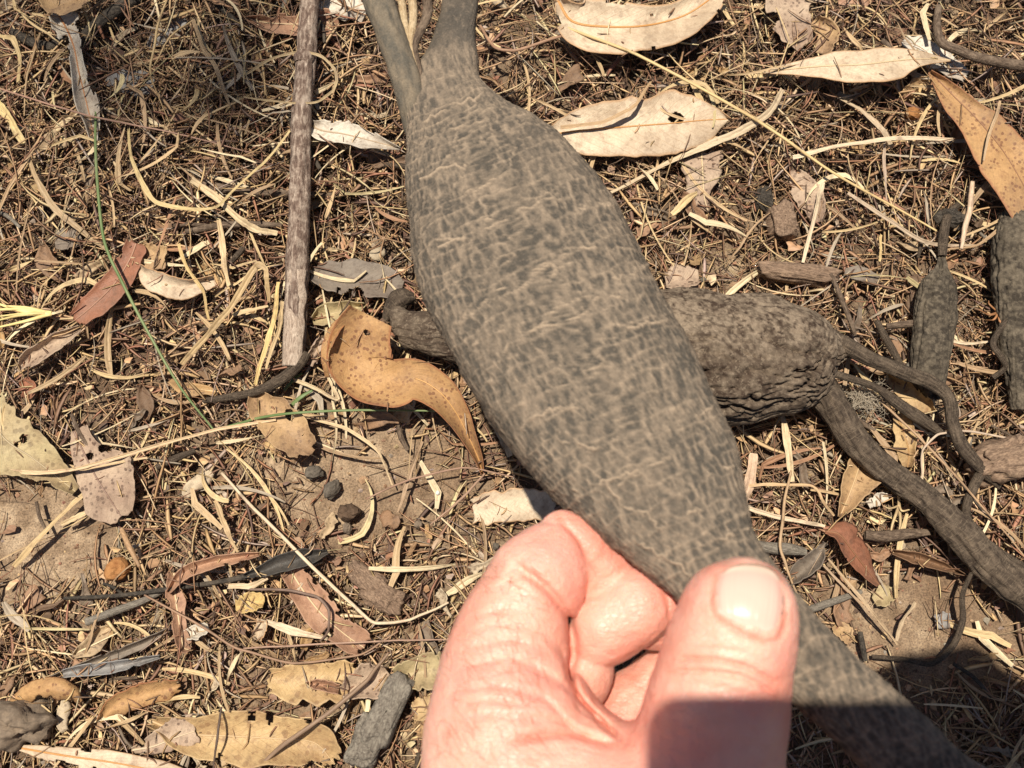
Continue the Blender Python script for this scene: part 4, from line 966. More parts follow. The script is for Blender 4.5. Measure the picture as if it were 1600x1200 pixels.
woody('twig', 'brown twig under straw beside the stick', 'twig', [(310, 286, 7, 6), (370, 298, 8, 7), (430, 302, 8, 6), (520, 305, 6, 5)], TWIGM, group=G_T)
woody('twig', 'smooth brown twig lying level below the splintered blade', 'twig', [(290, 362, 9, 4), (350, 352, 10, 6), (400, 350, 10, 5), (440, 352, 8, 4)], TWIGM, group=G_T)
woody('twig', 'thin black twig threaded under the charred leaf', 'twig', [(100, 935, 6, 3), (190, 930, 8, 3.5), (280, 918, 10, 4), (350, 908, 10, 4), (395, 898, 9, 6)], CHARM, group=G_T)
woody('twig', 'grey weathered twig slanting up to the strap leaf', 'twig', [(135, 972, 6, 6), (180, 955, 8, 6), (225, 938, 8, 5), (258, 922, 6, 3)], GREYWOOD, group=G_T)
woody('twig', 'short grey twig stub beside the tip of the thumb', 'twig', [(1176, 850, 7, 8), (1205, 856, 8, 9), (1236, 858, 8, 9), (1258, 862, 6, 6)], GREYWOOD, group=G_T)
woody('twig', 'knotted brown twig between red leaf and thick root', 'twig', [(1352, 836, 8, 7), (1385, 838, 9, 9), (1420, 834, 9, 8), (1452, 832, 7, 5)], TWIGM, group=G_T)
woody('twig', 'bare twig lying on sand beside the tuber end', 'twig', [(1260, 955, 5, 6), (1290, 944, 6, 6), (1318, 934, 6, 5), (1346, 924, 5, 4)], GREYWOOD, group=G_T)
woody('twig', 'black stub standing on sand above the curved rootlet', 'twig', [(1344, 988, 5, 4), (1348, 1010, 7, 4.5), (1352, 1032, 5, 4)], CHARM, group=G_T)
woody('twig', 'curved black rootlet rising from the sand towards the thick root', 'twig', [(1362, 1026, 4, 3.5), (1410, 1030, 6, 4), (1455, 1036, 6, 5), (1488, 1010, 7, 5), (1504, 970, 10, 5), (1504, 930, 14, 4), (1518, 895, 18, 3.5)], ROOTM, group=G_T)
woody('twig', 'thin brown stick lying askew above the lying tuber', 'twig', [(1298, 428, 10, 3), (1312, 460, 12, 4), (1330, 505, 11, 4), (1336, 524, 9, 3)], TWIGM, group=G_T)
woody('twig', 'short broken twig against the small upright tuber', 'twig', [(1385, 510, 10, 5), (1420, 506, 12, 6), (1452, 504, 12, 7), (1468, 502, 11, 6)], TWIGM, group=G_T)
woody('twig', 'dark twig leaning from the thin root to the small tuber', 'twig', [(1370, 502, 9, 5), (1385, 530, 11, 6), (1402, 560, 10, 6), (1412, 585, 8, 5)], ROOTM, group=G_T)
woody('twig', 'slender dark root hooked beside the edge tuber', 'twig', [(1610, 470, 16, 5), (1575, 500, 17, 5), (1552, 535, 15, 5), (1566, 560, 15, 5), (1570, 575, 13, 4), (1552, 590, 10, 4)], ROOTM, group=G_T)
for k, (qx, qy) in enumerate(spots(46, 60)):
    a = random.uniform(0, math.pi); Ln = random.uniform(28, 85); r = random.uniform(2, 4.5)
    z = 4+8*float(density(np.array(qx), np.array(qy)))*random.random()
    mt, cn = random.choice([(TWIGM, 'brown'), (ROOTM, 'dark brown'), (GREYWOOD, 'grey'), (CHARM, 'black')])
    w = where(qx, qy)
    woody('broken_twig', unique(['%s %s broken twig lying %s %s' % ('short' if Ln < 55 else 'long', cn, slant(-a), w), 'thin %s %s broken twig lying %s %s' % ('short' if Ln < 55 else 'long', cn, slant(-a), w), '%s %s broken twig lying %s %s' % ('short' if Ln < 55 else 'long', cn, slant(-a), near(qx, qy))]), 'twig',
          [(qx-math.cos(a)*Ln/2, qy-math.sin(a)*Ln/2, z, r), (qx+random.uniform(-5, 5), qy+random.uniform(-5, 5), z+.8, r*1.1), (qx+math.cos(a)*Ln/2, qy+math.sin(a)*Ln/2, z, r*.8)], mt, m=7, n=10, group='broken twigs in the litter')

# ------------------------------------------------------------------ the lying tuber and its roots
def tuber(name, label, cat, st, mat, flat_=.8, zc=None, n=220, m=150, groove=1.0, parent=None, allround=(1, 0)):
    """st rows: left px,py, right px,py, height of the axis mm"""
    st = np.asarray(st, float)
    S = spline(st, n)
    Lp = gp(S[:, 0], S[:, 1], S[:, 4]*.001); Rp = gp(S[:, 2], S[:, 3], S[:, 4]*.001)
    C = (Lp+Rp)/2; sv = (Lp-Rp)/2; hw = np.linalg.norm(sv, axis=1)
    t = np.gradient(C, axis=0); t /= np.linalg.norm(t, axis=1)[:, None]
    u = np.cross(t, sv/hw[:, None]); u /= np.linalg.norm(u, axis=1)[:, None]
    u[u[:, 2] < 0] *= -1
    ang = np.linspace(0, 2*np.pi, m, endpoint=False)
    V = C[:, None]+sv[:, None]*np.cos(ang)[None, :, None]+u[:, None]*(hw[:, None]*flat_*np.sin(ang)[None])[..., None]
    V = V.reshape(-1, 3)
    L = np.concatenate([[0], np.cumsum(np.linalg.norm(np.diff(C, axis=0), axis=1))])
    Lr = np.repeat(L, m); hr = np.repeat(hw, m); A = np.tile(ang, n)
    fl = (np.clip((-np.cos(A)+.22)/.5, 0, 1)*.9+.1)*allround[0]+allround[1]       # flank that shows its furrows
    fl = np.clip(fl, 0, 1)*(np.clip((Lr/L[-1]-.12)/.2, .15, 1) if allround[1] == 0 else 1)
    arc = np.unwrap(np.stack([A, A], 0)[0])
    w1 = fbm(V/.014, 3, 31)*.35
    ridg = lambda sl, sc, sd: 1-np.abs(fbm(np.stack([Lr/(sl*1.7)+sd, np.cos(A)*hr/sc+w1, np.sin(A)*hr*flat_/sc+w1], -1), 3, sd))*2.2
    big = ridg(.030, .0062, 5); mid = ridg(.013, .0030, 15)
    crack = np.clip((big-.82)/.18, 0, 1)**1.5
    dust = np.clip(.45+.6*fbm(V/.008, 4, 6)+1.2*fbm(V/.0013, 3, 9), 0, 1)
    d = -crack*(.0026*fl+.0002)*groove-np.clip((mid-.75)/.25, 0, 1)*(.0012*fl+.00005)*groove+fbm(V/.018, 3, 6)*.0020*groove+fbm(V/.0035, 3, 16)*.00025+fbm(V/.0011, 3, 7)*.00032
    V = V+normals_grid(V, n, m)*d[:, None]
    ridge = np.clip((1-fl)*dust+fl*(.12+.35*dust)*(1-.6*crack), 0, 1)
    if allround[1] == 0: ridge = ridge*np.clip((Lr/L[-1]-.16)/.2, .12, 1)
    c0, c1 = V[:m].mean(0), V[-m:].mean(0); k = len(V)
    V = np.vstack([V, c0, c1]); ridge = np.append(ridge, [.5, .5])
    j = np.arange(m); j2 = (j+1) % m
    caps = np.vstack([np.stack([np.full(m, k), j2, j], -1), np.stack([np.full(m, k+1), (n-1)*m+j, (n-1)*m+j2], -1)])
    o = place(name, V, [grid_faces(n, m, True), caps], mat, parent=parent, attrs={'ridge': ridge})
    if label: tag(o, label, cat)
    return o
lying = tuber('tuber', 'dusty brown woody tuber with furrowed flank lying on the ground behind the held one', 'tuber',
    [(612, 490, 612, 520, 12), (622, 480, 626, 545, 13), (645, 488, 648, 548, 14), (690, 490, 690, 560, 16), (760, 480, 765, 570, 17), (850, 468, 860, 620, 18), (960, 458, 980, 650, 19), (1060, 456, 1090, 666, 20), (1130, 460, 1160, 666, 20), (1200, 468, 1235, 650, 20), (1258, 488, 1274, 632, 18), (1292, 507, 1302, 606, 17), (1318, 530, 1318, 576, 17), (1344, 548, 1338, 562, 17)], LYINGM, n=320, m=220, groove=1.8)
woody('root', None, None, [(1262, 580, 14, 19), (1284, 606, 15, 25), (1308, 642, 15, 25), (1338, 690, 14, 22), (1388, 738, 14, 21), (1446, 778, 15, 22), (1500, 832, 16, 25), (1548, 884, 16, 28), (1630, 950, 14, 25), (1720, 1040, 8, 20)], ROOTM, parent=lying, m=56, n=360, rough=.15)
woody('root', None, None, [(1296, 528, 17, 16), (1320, 540, 19, 13), (1360, 560, 21, 12), (1410, 580, 22, 11), (1455, 598, 22, 11), (1482, 622, 21, 10), (1488, 660, 19, 10), (1505, 700, 17, 11), (1535, 735, 12, 9), (1560, 760, 6, 6)], ROOTM, parent=lying, m=24, n=240, rough=.15)
woody('root', None, None, [(1292, 580, 18, 7), (1330, 592, 20, 6), (1370, 606, 20, 6), (1400, 628, 18, 9), (1440, 655, 15, 10), (1475, 680, 11, 6)], ROOTM, parent=lying, m=12)
woody('root', None, None, [(1535, 735, 12, 8), (1522, 760, 11, 8), (1510, 800, 11, 7), (1530, 840, 11, 7), (1570, 870, 10, 8), (1620, 900, 8, 8)], ROOTM, parent=lying, m=12)
woody('knob', None, None, [(604, 500, 9, 8), (616, 480, 12, 17), (630, 468, 13, 18), (646, 466, 12, 10)], ROOTM, parent=lying, m=20, rough=.25)
small = tuber('tuber', 'small dark bottle shaped tuber standing beyond the roots of the lying one', 'tuber',
    [(1466, 395, 1478, 397, 10), (1457, 420, 1482, 420, 12), (1440, 440, 1490, 440, 13), (1430, 470, 1494, 472, 14), (1428, 510, 1490, 515, 14), (1424, 550, 1484, 555, 13), (1424, 590, 1475, 596, 11), (1440, 620, 1470, 622, 8)], SMALLM, n=160, m=110, groove=.7, allround=(.4, .5))
woody('root', None, None, [(1472, 400, 11, 7), (1474, 370, 12, 8), (1480, 340, 11, 7), (1496, 320, 8, 5)], ROOTM, parent=small, m=10)
tuber('tuber', 'thick dark tuber half cut off by the picture edge under the orange leaf', 'tuber',
    [(1560, 335, 1610, 330, 10), (1552, 370, 1630, 365, 13), (1550, 430, 1640, 425, 15), (1556, 480, 1636, 478, 14), (1562, 540, 1626, 540, 13), (1572, 590, 1622, 590, 11), (1580, 640, 1612, 640, 8)], SMALLM, n=160, m=110, groove=.8, allround=(.3, .4))

# bark and charcoal lumps, pebbles
def lump(name, label, cat, px, py, rx, ry, h, mat, z=0.0, rot=0.0, seed=1, group=None, rough=.3, box=0.0):
    sharp = name in ('pebble', 'charcoal', 'small_stone', 'grit', 'seed_case')
    n, m = (11, 14) if sharp else (26, 40)
    th = np.linspace(.001, np.pi-.001, n); ph = np.linspace(0, 2*np.pi, m, endpoint=False)
    T, Pp = np.meshgrid(th, ph, indexing='ij')
    N = np.stack([np.sin(T)*np.cos(Pp), np.sin(T)*np.sin(Pp), np.cos(T)], -1).reshape(-1, 3)
    if box: N = np.sign(N)*np.abs(N)**(1-box)
    r = 1+rough*1.3*fbm(N*1.4+seed*5.3, 4, seed)+rough*.8*(worley(N*1.6+seed, seed)[0]-.5)+rough*.5*fbm(N*5+seed, 3, seed)
    s = D/F
    c, sn = math.cos(rot), math.sin(rot)
    x = N[:, 0]*r*rx*s; y = N[:, 1]*r*ry*s
    g = gp(np.array(float(px)), np.array(float(py)), np.array(z*.001+h*.0004))
    V = np.stack([x*c+y*sn, -x*sn+y*c, N[:, 2]*r*h*.0005*2*.5], -1)+g
    uv = np.stack([T.ravel()/np.pi, Pp.ravel()/(2*np.pi)], -1)
    uv = np.stack([(N[:, 0]+1)/2, (N[:, 1]+1)/2], -1)
    o = place(name, V, grid_faces(n, m, True), mat, uv=uv, smooth=not sharp)
    return tag(o, label, cat, group)
DARKST = stone_mat('dark_stone', (.085, .072, .058), (.17, .145, .115)); RUST = stone_mat('rusty_stone', (.24, .10, .035), (.42, .21, .08))
CLOD = stone_mat('grey_soil_clod', (.13, .10, .075), (.26, .20, .145)); SEED = stone_mat('brown_seed_case', (.06, .038, .025), (.13, .085, .055)); WHITE = stone_mat('white_grit', (.7, .68, .62), (.85, .83, .78))
G_P = 'pebbles on the bare soil'
lump('pebble', 'dark grey pebble, the upper of a pair near the tan rounded leaf', 'pebble', 490, 738, 14, 11, 8, DARKST, seed=2, group=G_P)
lump('pebble', 'dark grey pebble, the lower and narrower of the pair', 'pebble', 518, 764, 11, 16, 7, DARKST, rot=.5, seed=3, group=G_P)
lump('seed_case', 'rough brown seed case beside the pebbles', 'seed case', 545, 802, 17, 13, 9, SEED, seed=5, rough=.4)
lump('pebble', 'rust coloured pebble beside the woody stalk', 'pebble', 184, 890, 17, 17, 9, RUST, seed=6, group=G_P)
lump('pebble', 'small rust orange pebble under the arching cream leaf', 'pebble', 1426, 178, 12, 10, 7, RUST, z=4, seed=7, group=G_P)
lump('soil_clod', 'large grey clod of soil at the bottom corner beside the cupped leaf', 'clod', 30, 1130, 50, 32, 22, CLOD, seed=8, rough=.45)
lump('soil_clod', 'brown clod behind the pale splinter in the straw', 'clod', 600, 930, 30, 20, 11, BROWNBARK, rot=.5, seed=9, rough=.4, box=.3)
lump('charcoal', 'black lump of charcoal beside the stalk of the small tuber', 'charcoal', 1478, 345, 24, 18, 14, CHARM, seed=10, rough=.4, box=.3)
lump('charcoal', 'black charcoal fragment between the tuber and the buff lozenge', 'charcoal', 1192, 312, 14, 21, 9, CHARM, seed=11, rough=.35, box=.4)
lump('bark_chip', 'grey notched wood chip near the wrist', 'bark chip', 606, 1110, 20, 52, 11, GREYWOOD, z=5, rot=.45, seed=16, rough=.22, box=.5)
lump('bark_chip', 'wider grey foot of the notched chip', 'bark chip', 572, 1160, 22, 34, 10, GREYWOOD, z=3, rot=.35, seed=17, rough=.3, box=.4)
lump('bark_chip', 'brown split bark chip beside the charcoal fragment', 'bark chip', 1222, 345, 20, 26, 10, BROWNBARK, z=3, rot=-.2, seed=18, box=.5)
lump('bark_chip', 'long peeling bark slab above the lying tuber', 'bark chip', 1245, 428, 62, 14, 9, BROWNBARK, z=3, rot=.14, seed=19, box=.5)
lump('bark_chip', 'pinkish fibrous bark slab beyond the thin branching root', 'bark chip', 1570, 715, 58, 30, 16, BROWNBARK, z=4, rot=-.3, seed=20, rough=.35, box=.3)
lump('bark_chip', 'brown bark flake near the pale splinter stem', 'bark chip', 575, 905, 30, 15, 8, BROWNBARK, z=2, rot=.6, seed=21, box=.4)
lump('grit', 'single white grain of grit on the brown soil', 'grit', 684, 770, 3.2, 3.2, 2.0, WHITE, z=3, seed=22)
for k, (qx, qy) in enumerate(spots(26, 70)):
    r = random.uniform(4, 9); mt, cn = random.choice([(DARKST, 'dark grey'), (CLOD, 'sandy grey'), (SEED, 'dark brown'), (CLOD, 'sandy grey')])
    w = where(qx, qy)
    lump('small_stone', unique(['little %s stone chip embedded %s' % (cn, w), 'little %s stone chip %s' % (cn, near(qx, qy))]), 'stone', qx, qy, r*random.uniform(.8, 1.4), r, r*.7, mt, z=random.uniform(0, 2), rot=random.uniform(0, 3), seed=30+k, group='stone chips in the soil', box=random.choice([0, .3]))
# white seed fluff under the roots
nf = 260
a = rng.uniform(0, 2*np.pi, nf); g = gp(1352+rng.normal(0, 16, nf), 622+rng.normal(0, 11, nf), .008+rng.random(nf)*.008)
V, f, uv, C = strands(g[:, 0], g[:, 1], g[:, 2], a, rng.uniform(.004, .010, nf), np.full(nf, .00016), rng.normal(0, 1.5, nf), rng.normal(0, .4, nf), np.tile([(.55, .48, .38)], (nf, 1)), 7, .1)
o = place('seed_fluff', V, f, STRAW, uv=uv, col=C); tag(o, 'tuft of pale silky fluff caught under the thin root', 'fluff', kind='stuff')

# ------------------------------------------------------------------ the held tuber
ST = np.array([  # left px,py  right px,py  distance m
    (702, -110, 758, -112, .356), (696, -40, 752, -44, .355), (688, 20, 746, 10, .354), (672, 76, 742, 54, .353), (642, 124, 748, 94, .350), (632, 160, 752, 125, .347), (636, 205, 778, 155, .343), (637, 262, 826, 186, .338), (640, 335, 885, 228, .330), (648, 408, 942, 292, .321), (666, 476, 990, 376, .312),
    (700, 545, 1030, 458, .302), (745, 622, 1078, 546, .293), (802, 702, 1120, 634, .284), (862, 772, 1150, 704, .276), (930, 833, 1163, 784, .268), (1000, 886, 1182, 848, .262),
    (1066, 940, 1216, 892, .257), (1140, 1010, 1264, 950, .254), (1225, 1082, 1336, 1024, .252), (1310, 1160, 1412, 1092, .250), (1390, 1236, 1492, 1164, .249), (1480, 1320, 1584, 1240, .248), (1600, 1430, 1700, 1350, .247)])
RIDGES = [[(690, 385), (760, 362), (812, 330), (858, 312)], [(700, 300), (740, 300), (790, 270), (840, 245)], [(724, 492), (780, 455), (835, 425), (862, 398)], [(660, 372), (720, 372), (770, 340)],
          [(742, 486), (800, 452), (880, 402), (930, 388)], [(780, 560), (820, 520), (890, 500), (940, 470), (985, 462)], [(850, 612), (895, 595), (945, 565)], [(900, 768), (955, 745), (1000, 736)], [(965, 760), (1010, 735), (1048, 712), (1056, 700)],
          [(1060, 775), (1110, 745), (1158, 718)], [(1040, 672), (1080, 655), (1118, 634)], [(985, 512), (1020, 505), (1058, 490)], [(780, 505), (815, 530), (850, 500), (880, 480)], [(945, 755), (975, 790), (1010, 800), (1032, 828)],
          [(1035, 820), (1070, 805), (1105, 792)], [(660, 280), (700, 262), (735, 262)], [(820, 665), (860, 640), (900, 640)], [(880, 690), (930, 700), (970, 680)], [(850, 450), (868, 420), (862, 405)], [(740, 540), (770, 520), (800, 520)],
          [(650, 190), (700, 170), (755, 150)], [(648, 225), (700, 205), (770, 190)], [(1000, 850), (1040, 870), (1080, 900)], [(1090, 850), (1130, 840), (1170, 825)], [(955, 440), (990, 425), (1015, 408)], [(905, 330), (935, 318), (960, 318)]]
def seg_dist(px, py, poly):
    d = np.full(px.shape, 1e9)
    for (x0, y0), (x1, y1) in zip(poly[:-1], poly[1:]):
        vx, vy = x1-x0, y1-y0
        t = np.clip(((px-x0)*vx+(py-y0)*vy)/(vx*vx+vy*vy+1e-9), 0, 1)
        d = np.minimum(d, np.hypot(px-x0-t*vx, py-y0-t*vy))
    return d
def held_tuber():
    n, m = 800, 360
    S = spline(ST, n)
    Lp = dp(S[:, 0], S[:, 1], S[:, 4]); Rp = dp(S[:, 2], S[:, 3], S[:, 4])
    C = (Lp+Rp)/2; sv = (Lp-Rp)/2; hw = np.linalg.norm(sv, axis=1)
    t = np.gradient(C, axis=0); t /= np.linalg.norm(t, axis=1)[:, None]
    u = np.cross(t, sv/hw[:, None]); u /= np.linalg.norm(u, axis=1)[:, None]
    u[(u@FW) > 0] *= -1
    ang = np.linspace(0, 2*np.pi, m, endpoint=False)
    e = .72
    ca = np.sign(np.cos(ang))*np.abs(np.cos(ang))**e; sa = np.sign(np.sin(ang))*np.abs(np.sin(ang))**e
    thick = hw*.47
    V = (C[:, None]+sv[:, None]*ca[None, :, None]+u[:, None]*(thick[:, None]*sa[None])[..., None]).reshape(-1, 3)
    px, py = topx(V)
    # axes along and across the tuber for the grain of the bark
    ax = (C[-1]-C[0])/np.linalg.norm(C[-1]-C[0]); sx = sv[370]/hw[370]; ux = np.cross(ax, sx)
    q = np.stack([V@ax, V@sx, V@ux], -1)
    w = np.stack([fbm(q/.006, 3, 40+k) for k in range(3)], -1)
    rdg = lambda sc, sd, g: np.clip(1-np.abs(fbm((q+w*.0012)/np.array(sc), 2, sd))*g, 0, 1)
    q2 = q+w*.0011
    f1, f2 = worley(q2/np.array([.0034, .0021, .0021]), 50)
    e1 = np.exp(-((f2-f1)/.13)**2)*(.35+.65*np.clip(.5+1.5*vnoise(q/.005, 52), 0, 1))
    cross = rdg((.0022, .0075, .0075), 54, 4.2)**2          # fine creases running across
    alng = rdg((.0070, .0016, .0016), 57, 3.6)**2            # fine creases running along
    net = np.clip(np.maximum(e1, np.maximum(cross*.8, alng*.7)), 0, 1)
    c2 = 1-np.clip(np.abs(fbm((q+w*.0022)/np.array([.0062, .022, .022]), 2, 154))*11, 0, 1)     # long creases across
    cgate = np.clip(.4+1.6*vnoise(q/.010, 155), 0, 1)
    crease = c2*cgate
    netf = rdg((.0016, .0010, .0010), 60, 3.0)**1.6
    plate = np.clip(.55+.9*fbm((q+w*.001)/np.array([.0042, .0026, .0026]), 3, 70), 0, 1)
    strok = np.clip(.5+1.4*fbm(q/np.array([.0034, .0008, .0008]), 2, 75), 0, 1)
    L = np.repeat(np.linspace(0, 1, n), m)
    strength = np.clip(1.15-1.5*np.clip(L-.56, 0, 1), .25, 1)*np.clip((L-.17)/.10, .22, 1)
    front = (np.tile(sa, n) > -.1)
    rid = np.zeros(len(V))
    for r in RIDGES:
        pts = spline(r, 40)+np.stack([vnoise(np.stack([np.arange(40)/2.4, np.full(40, r[0][0]*1.+c), np.zeros(40)], -1))*5 for c in (0, 9)], -1)
        d = seg_dist(px, py, [tuple(x) for x in pts])
        br = np.clip(.75+.9*vnoise(np.stack([px/16, py/16, np.zeros_like(px)], -1), 33), 0, 1)
        rid = np.maximum(rid, np.where(front, np.exp(-(d/2.2)**2)*br, 0))
    low = fbm(q/.016, 3, 80)
    hwr = np.repeat(hw, m); va = np.tile(ang, n)*.021*np.sqrt(hwr/.030)
    gw = np.stack([fbm(q/.0085, 3, 140+k) for k in range(2)], -1)
    gu = q[:, 0]/.0058+gw[:, 0]*.5+q[:, 1]*9+fbm(q/.003, 2, 150)*.12; ri = np.floor(gu); fu = gu-ri
    gv = va/.0027+gw[:, 1]*.8+fbm(q/.0028, 2, 151)*.22+_h(ri.astype(np.int64), ri.astype(np.int64)*0, ri.astype(np.int64)*0, 5)*3; ci = np.floor(gv); fv = gv-ci
    cell = _h(ri.astype(np.int64), ci.astype(np.int64), ci.astype(np.int64)*0, 8)
    fu2 = fu*2; su = fu2-np.floor(fu2); sub = cell > .45                       # some plates split again
    du = np.where(sub, np.minimum(su, 1-su)*.5, np.minimum(fu, 1-fu))*.0058; dv = np.minimum(fv, 1-fv)*.0027
    brk = np.clip(-.05+1.6*(vnoise(q/.0042, 145)*.5+.5), 0, 1)
    lu = np.exp(-(np.where(sub, np.minimum(fu, 1-fu), np.minimum(fu, 1-fu))*.0058/.00042)**2)*brk
    ls = np.exp(-(du/.00034)**2)*.7*brk; lv = np.exp(-(dv/.00034)**2)*.75*np.clip(-.1+1.6*(vnoise(q/.0034, 147)*.5+.5), 0, 1)
    gridl = np.maximum(np.maximum(lu, ls), lv)
    core = np.clip(np.minimum(du/.0010, dv/.0008), 0, 1)*(cell*.9+.1)*np.clip(.6+1.2*fbm(q/.010, 2, 149), 0, 1)
    tex = .24+.34*gridl-.27*core+.14*netf+.36*(strok-.5)+.08*net+.14*(plate-.5)
    rid = np.maximum(rid, crease*.25)
    d = strength*(gridl*.00038+net*.00016+netf*.00016-core*.00012+rid*.00065-(1-plate)*.00035)+low*.0011+fbm(q/.0009, 2, 82)*.00014
    V = V+normals_grid(V, n, m)*d[:, None]
    tex_old = -.05+.52*net+.22*netf+.26*strok*plate+.12*plate
    rid = np.maximum(rid, crease*.25)
    darkened = np.clip((.165-L)/.04, 0, 1)  # fork end coloured darker towards the top
    ridge = np.clip((1-.92*darkened)*strength*np.maximum(tex*.9, .95*rid)+(1-strength)*(.26+.32*strok)*(1-.92*darkened)+.08*low, 0, 1)
    c0, c1_ = V[:m].mean(0), V[-m:].mean(0); k = len(V)
    V = np.vstack([V, c0, c1_]); ridge = np.append(ridge, [.5, .5])
    j = np.arange(m); j2 = (j+1) % m
    caps = np.vstack([np.stack([np.full(m, k), j2, j], -1), np.stack([np.full(m, k+1), (n-1)*m+j, (n-1)*m+j2], -1)])
    o = place('tuber', V, [grid_faces(n, m, True), caps], HELDM, attrs={'ridge': ridge})
    return tag(o, 'large grey crackled woody tuber held up between thumb and fingers', 'tuber')
held = held_tuber()
def held_stem(name, pts, mat, m=40, n=120, rough=.1, flat_=.9, sub=None):
    P = spline(pts, n); V3 = dp(P[:, 0], P[:, 1], P[:, 3]); r = P[:, 2]*P[:, 3]/F
    sd = random.uniform(0, 50)
    def disp(V, L, a):
        rr = np.repeat(r, m)
        return rr*1.6*rough*(fbm(np.stack([L/.01, np.cos(a)*1.6+sd, np.sin(a)*1.6], -1), 4, 3)+.5*fbm(np.stack([L/.004, np.cos(a)*5+sd, np.sin(a)*5], -1), 2, 5))
    V, f, uv = tube_geo(V3, r, r*flat_, m, disp)
    uv[:, 0] *= np.linalg.norm(np.diff(V3, axis=0), axis=1).sum()/.03
    rg = np.clip(.35+1.1*fbm(np.stack([uv[:, 0]*5, np.cos(uv[:, 1]*6.28)*3.5+sd, np.sin(uv[:, 1]*6.28)*3.5], -1), 4, 6, .65), 0, 1)
    return place(name, V, f, mat, parent=held, uv=uv, attrs={'ridge': rg})
STEMM = tuber_mat('grey_stem_bark', (.11, .10, .082), (.24, .195, .14), (.19, .155, .115))
DARKSTEM = tuber_mat('dark_stem_bark', (.10, .088, .07), (.20, .165, .125), (.15, .125, .095))
held_stem('stem', [(556, -110, 34, .352), (574, -50, 28, .350), (592, 0, 25, .348), (612, 60, 23, .346), (632, 115, 23, .344), (644, 165, 22, .344), (652, 215, 16, .346)], STEMM)
for k, (a, w) in enumerate((((606, -40), 5), ((622, -40), 6), ((638, -40), 7), ((596, -40), 4), ((660, -40), 8))):
    x, y = a
    held_stem('fibre', [(x, y, w, .350), (x+8, 20, w, .348), (636+k*3, 70, w*.8, .346), (648+k*2, 112, w*.5, .344), (652, 135, w*.3, .343)], PALEWOOD if k in (1, 2) else TWIGM, m=10, n=40)

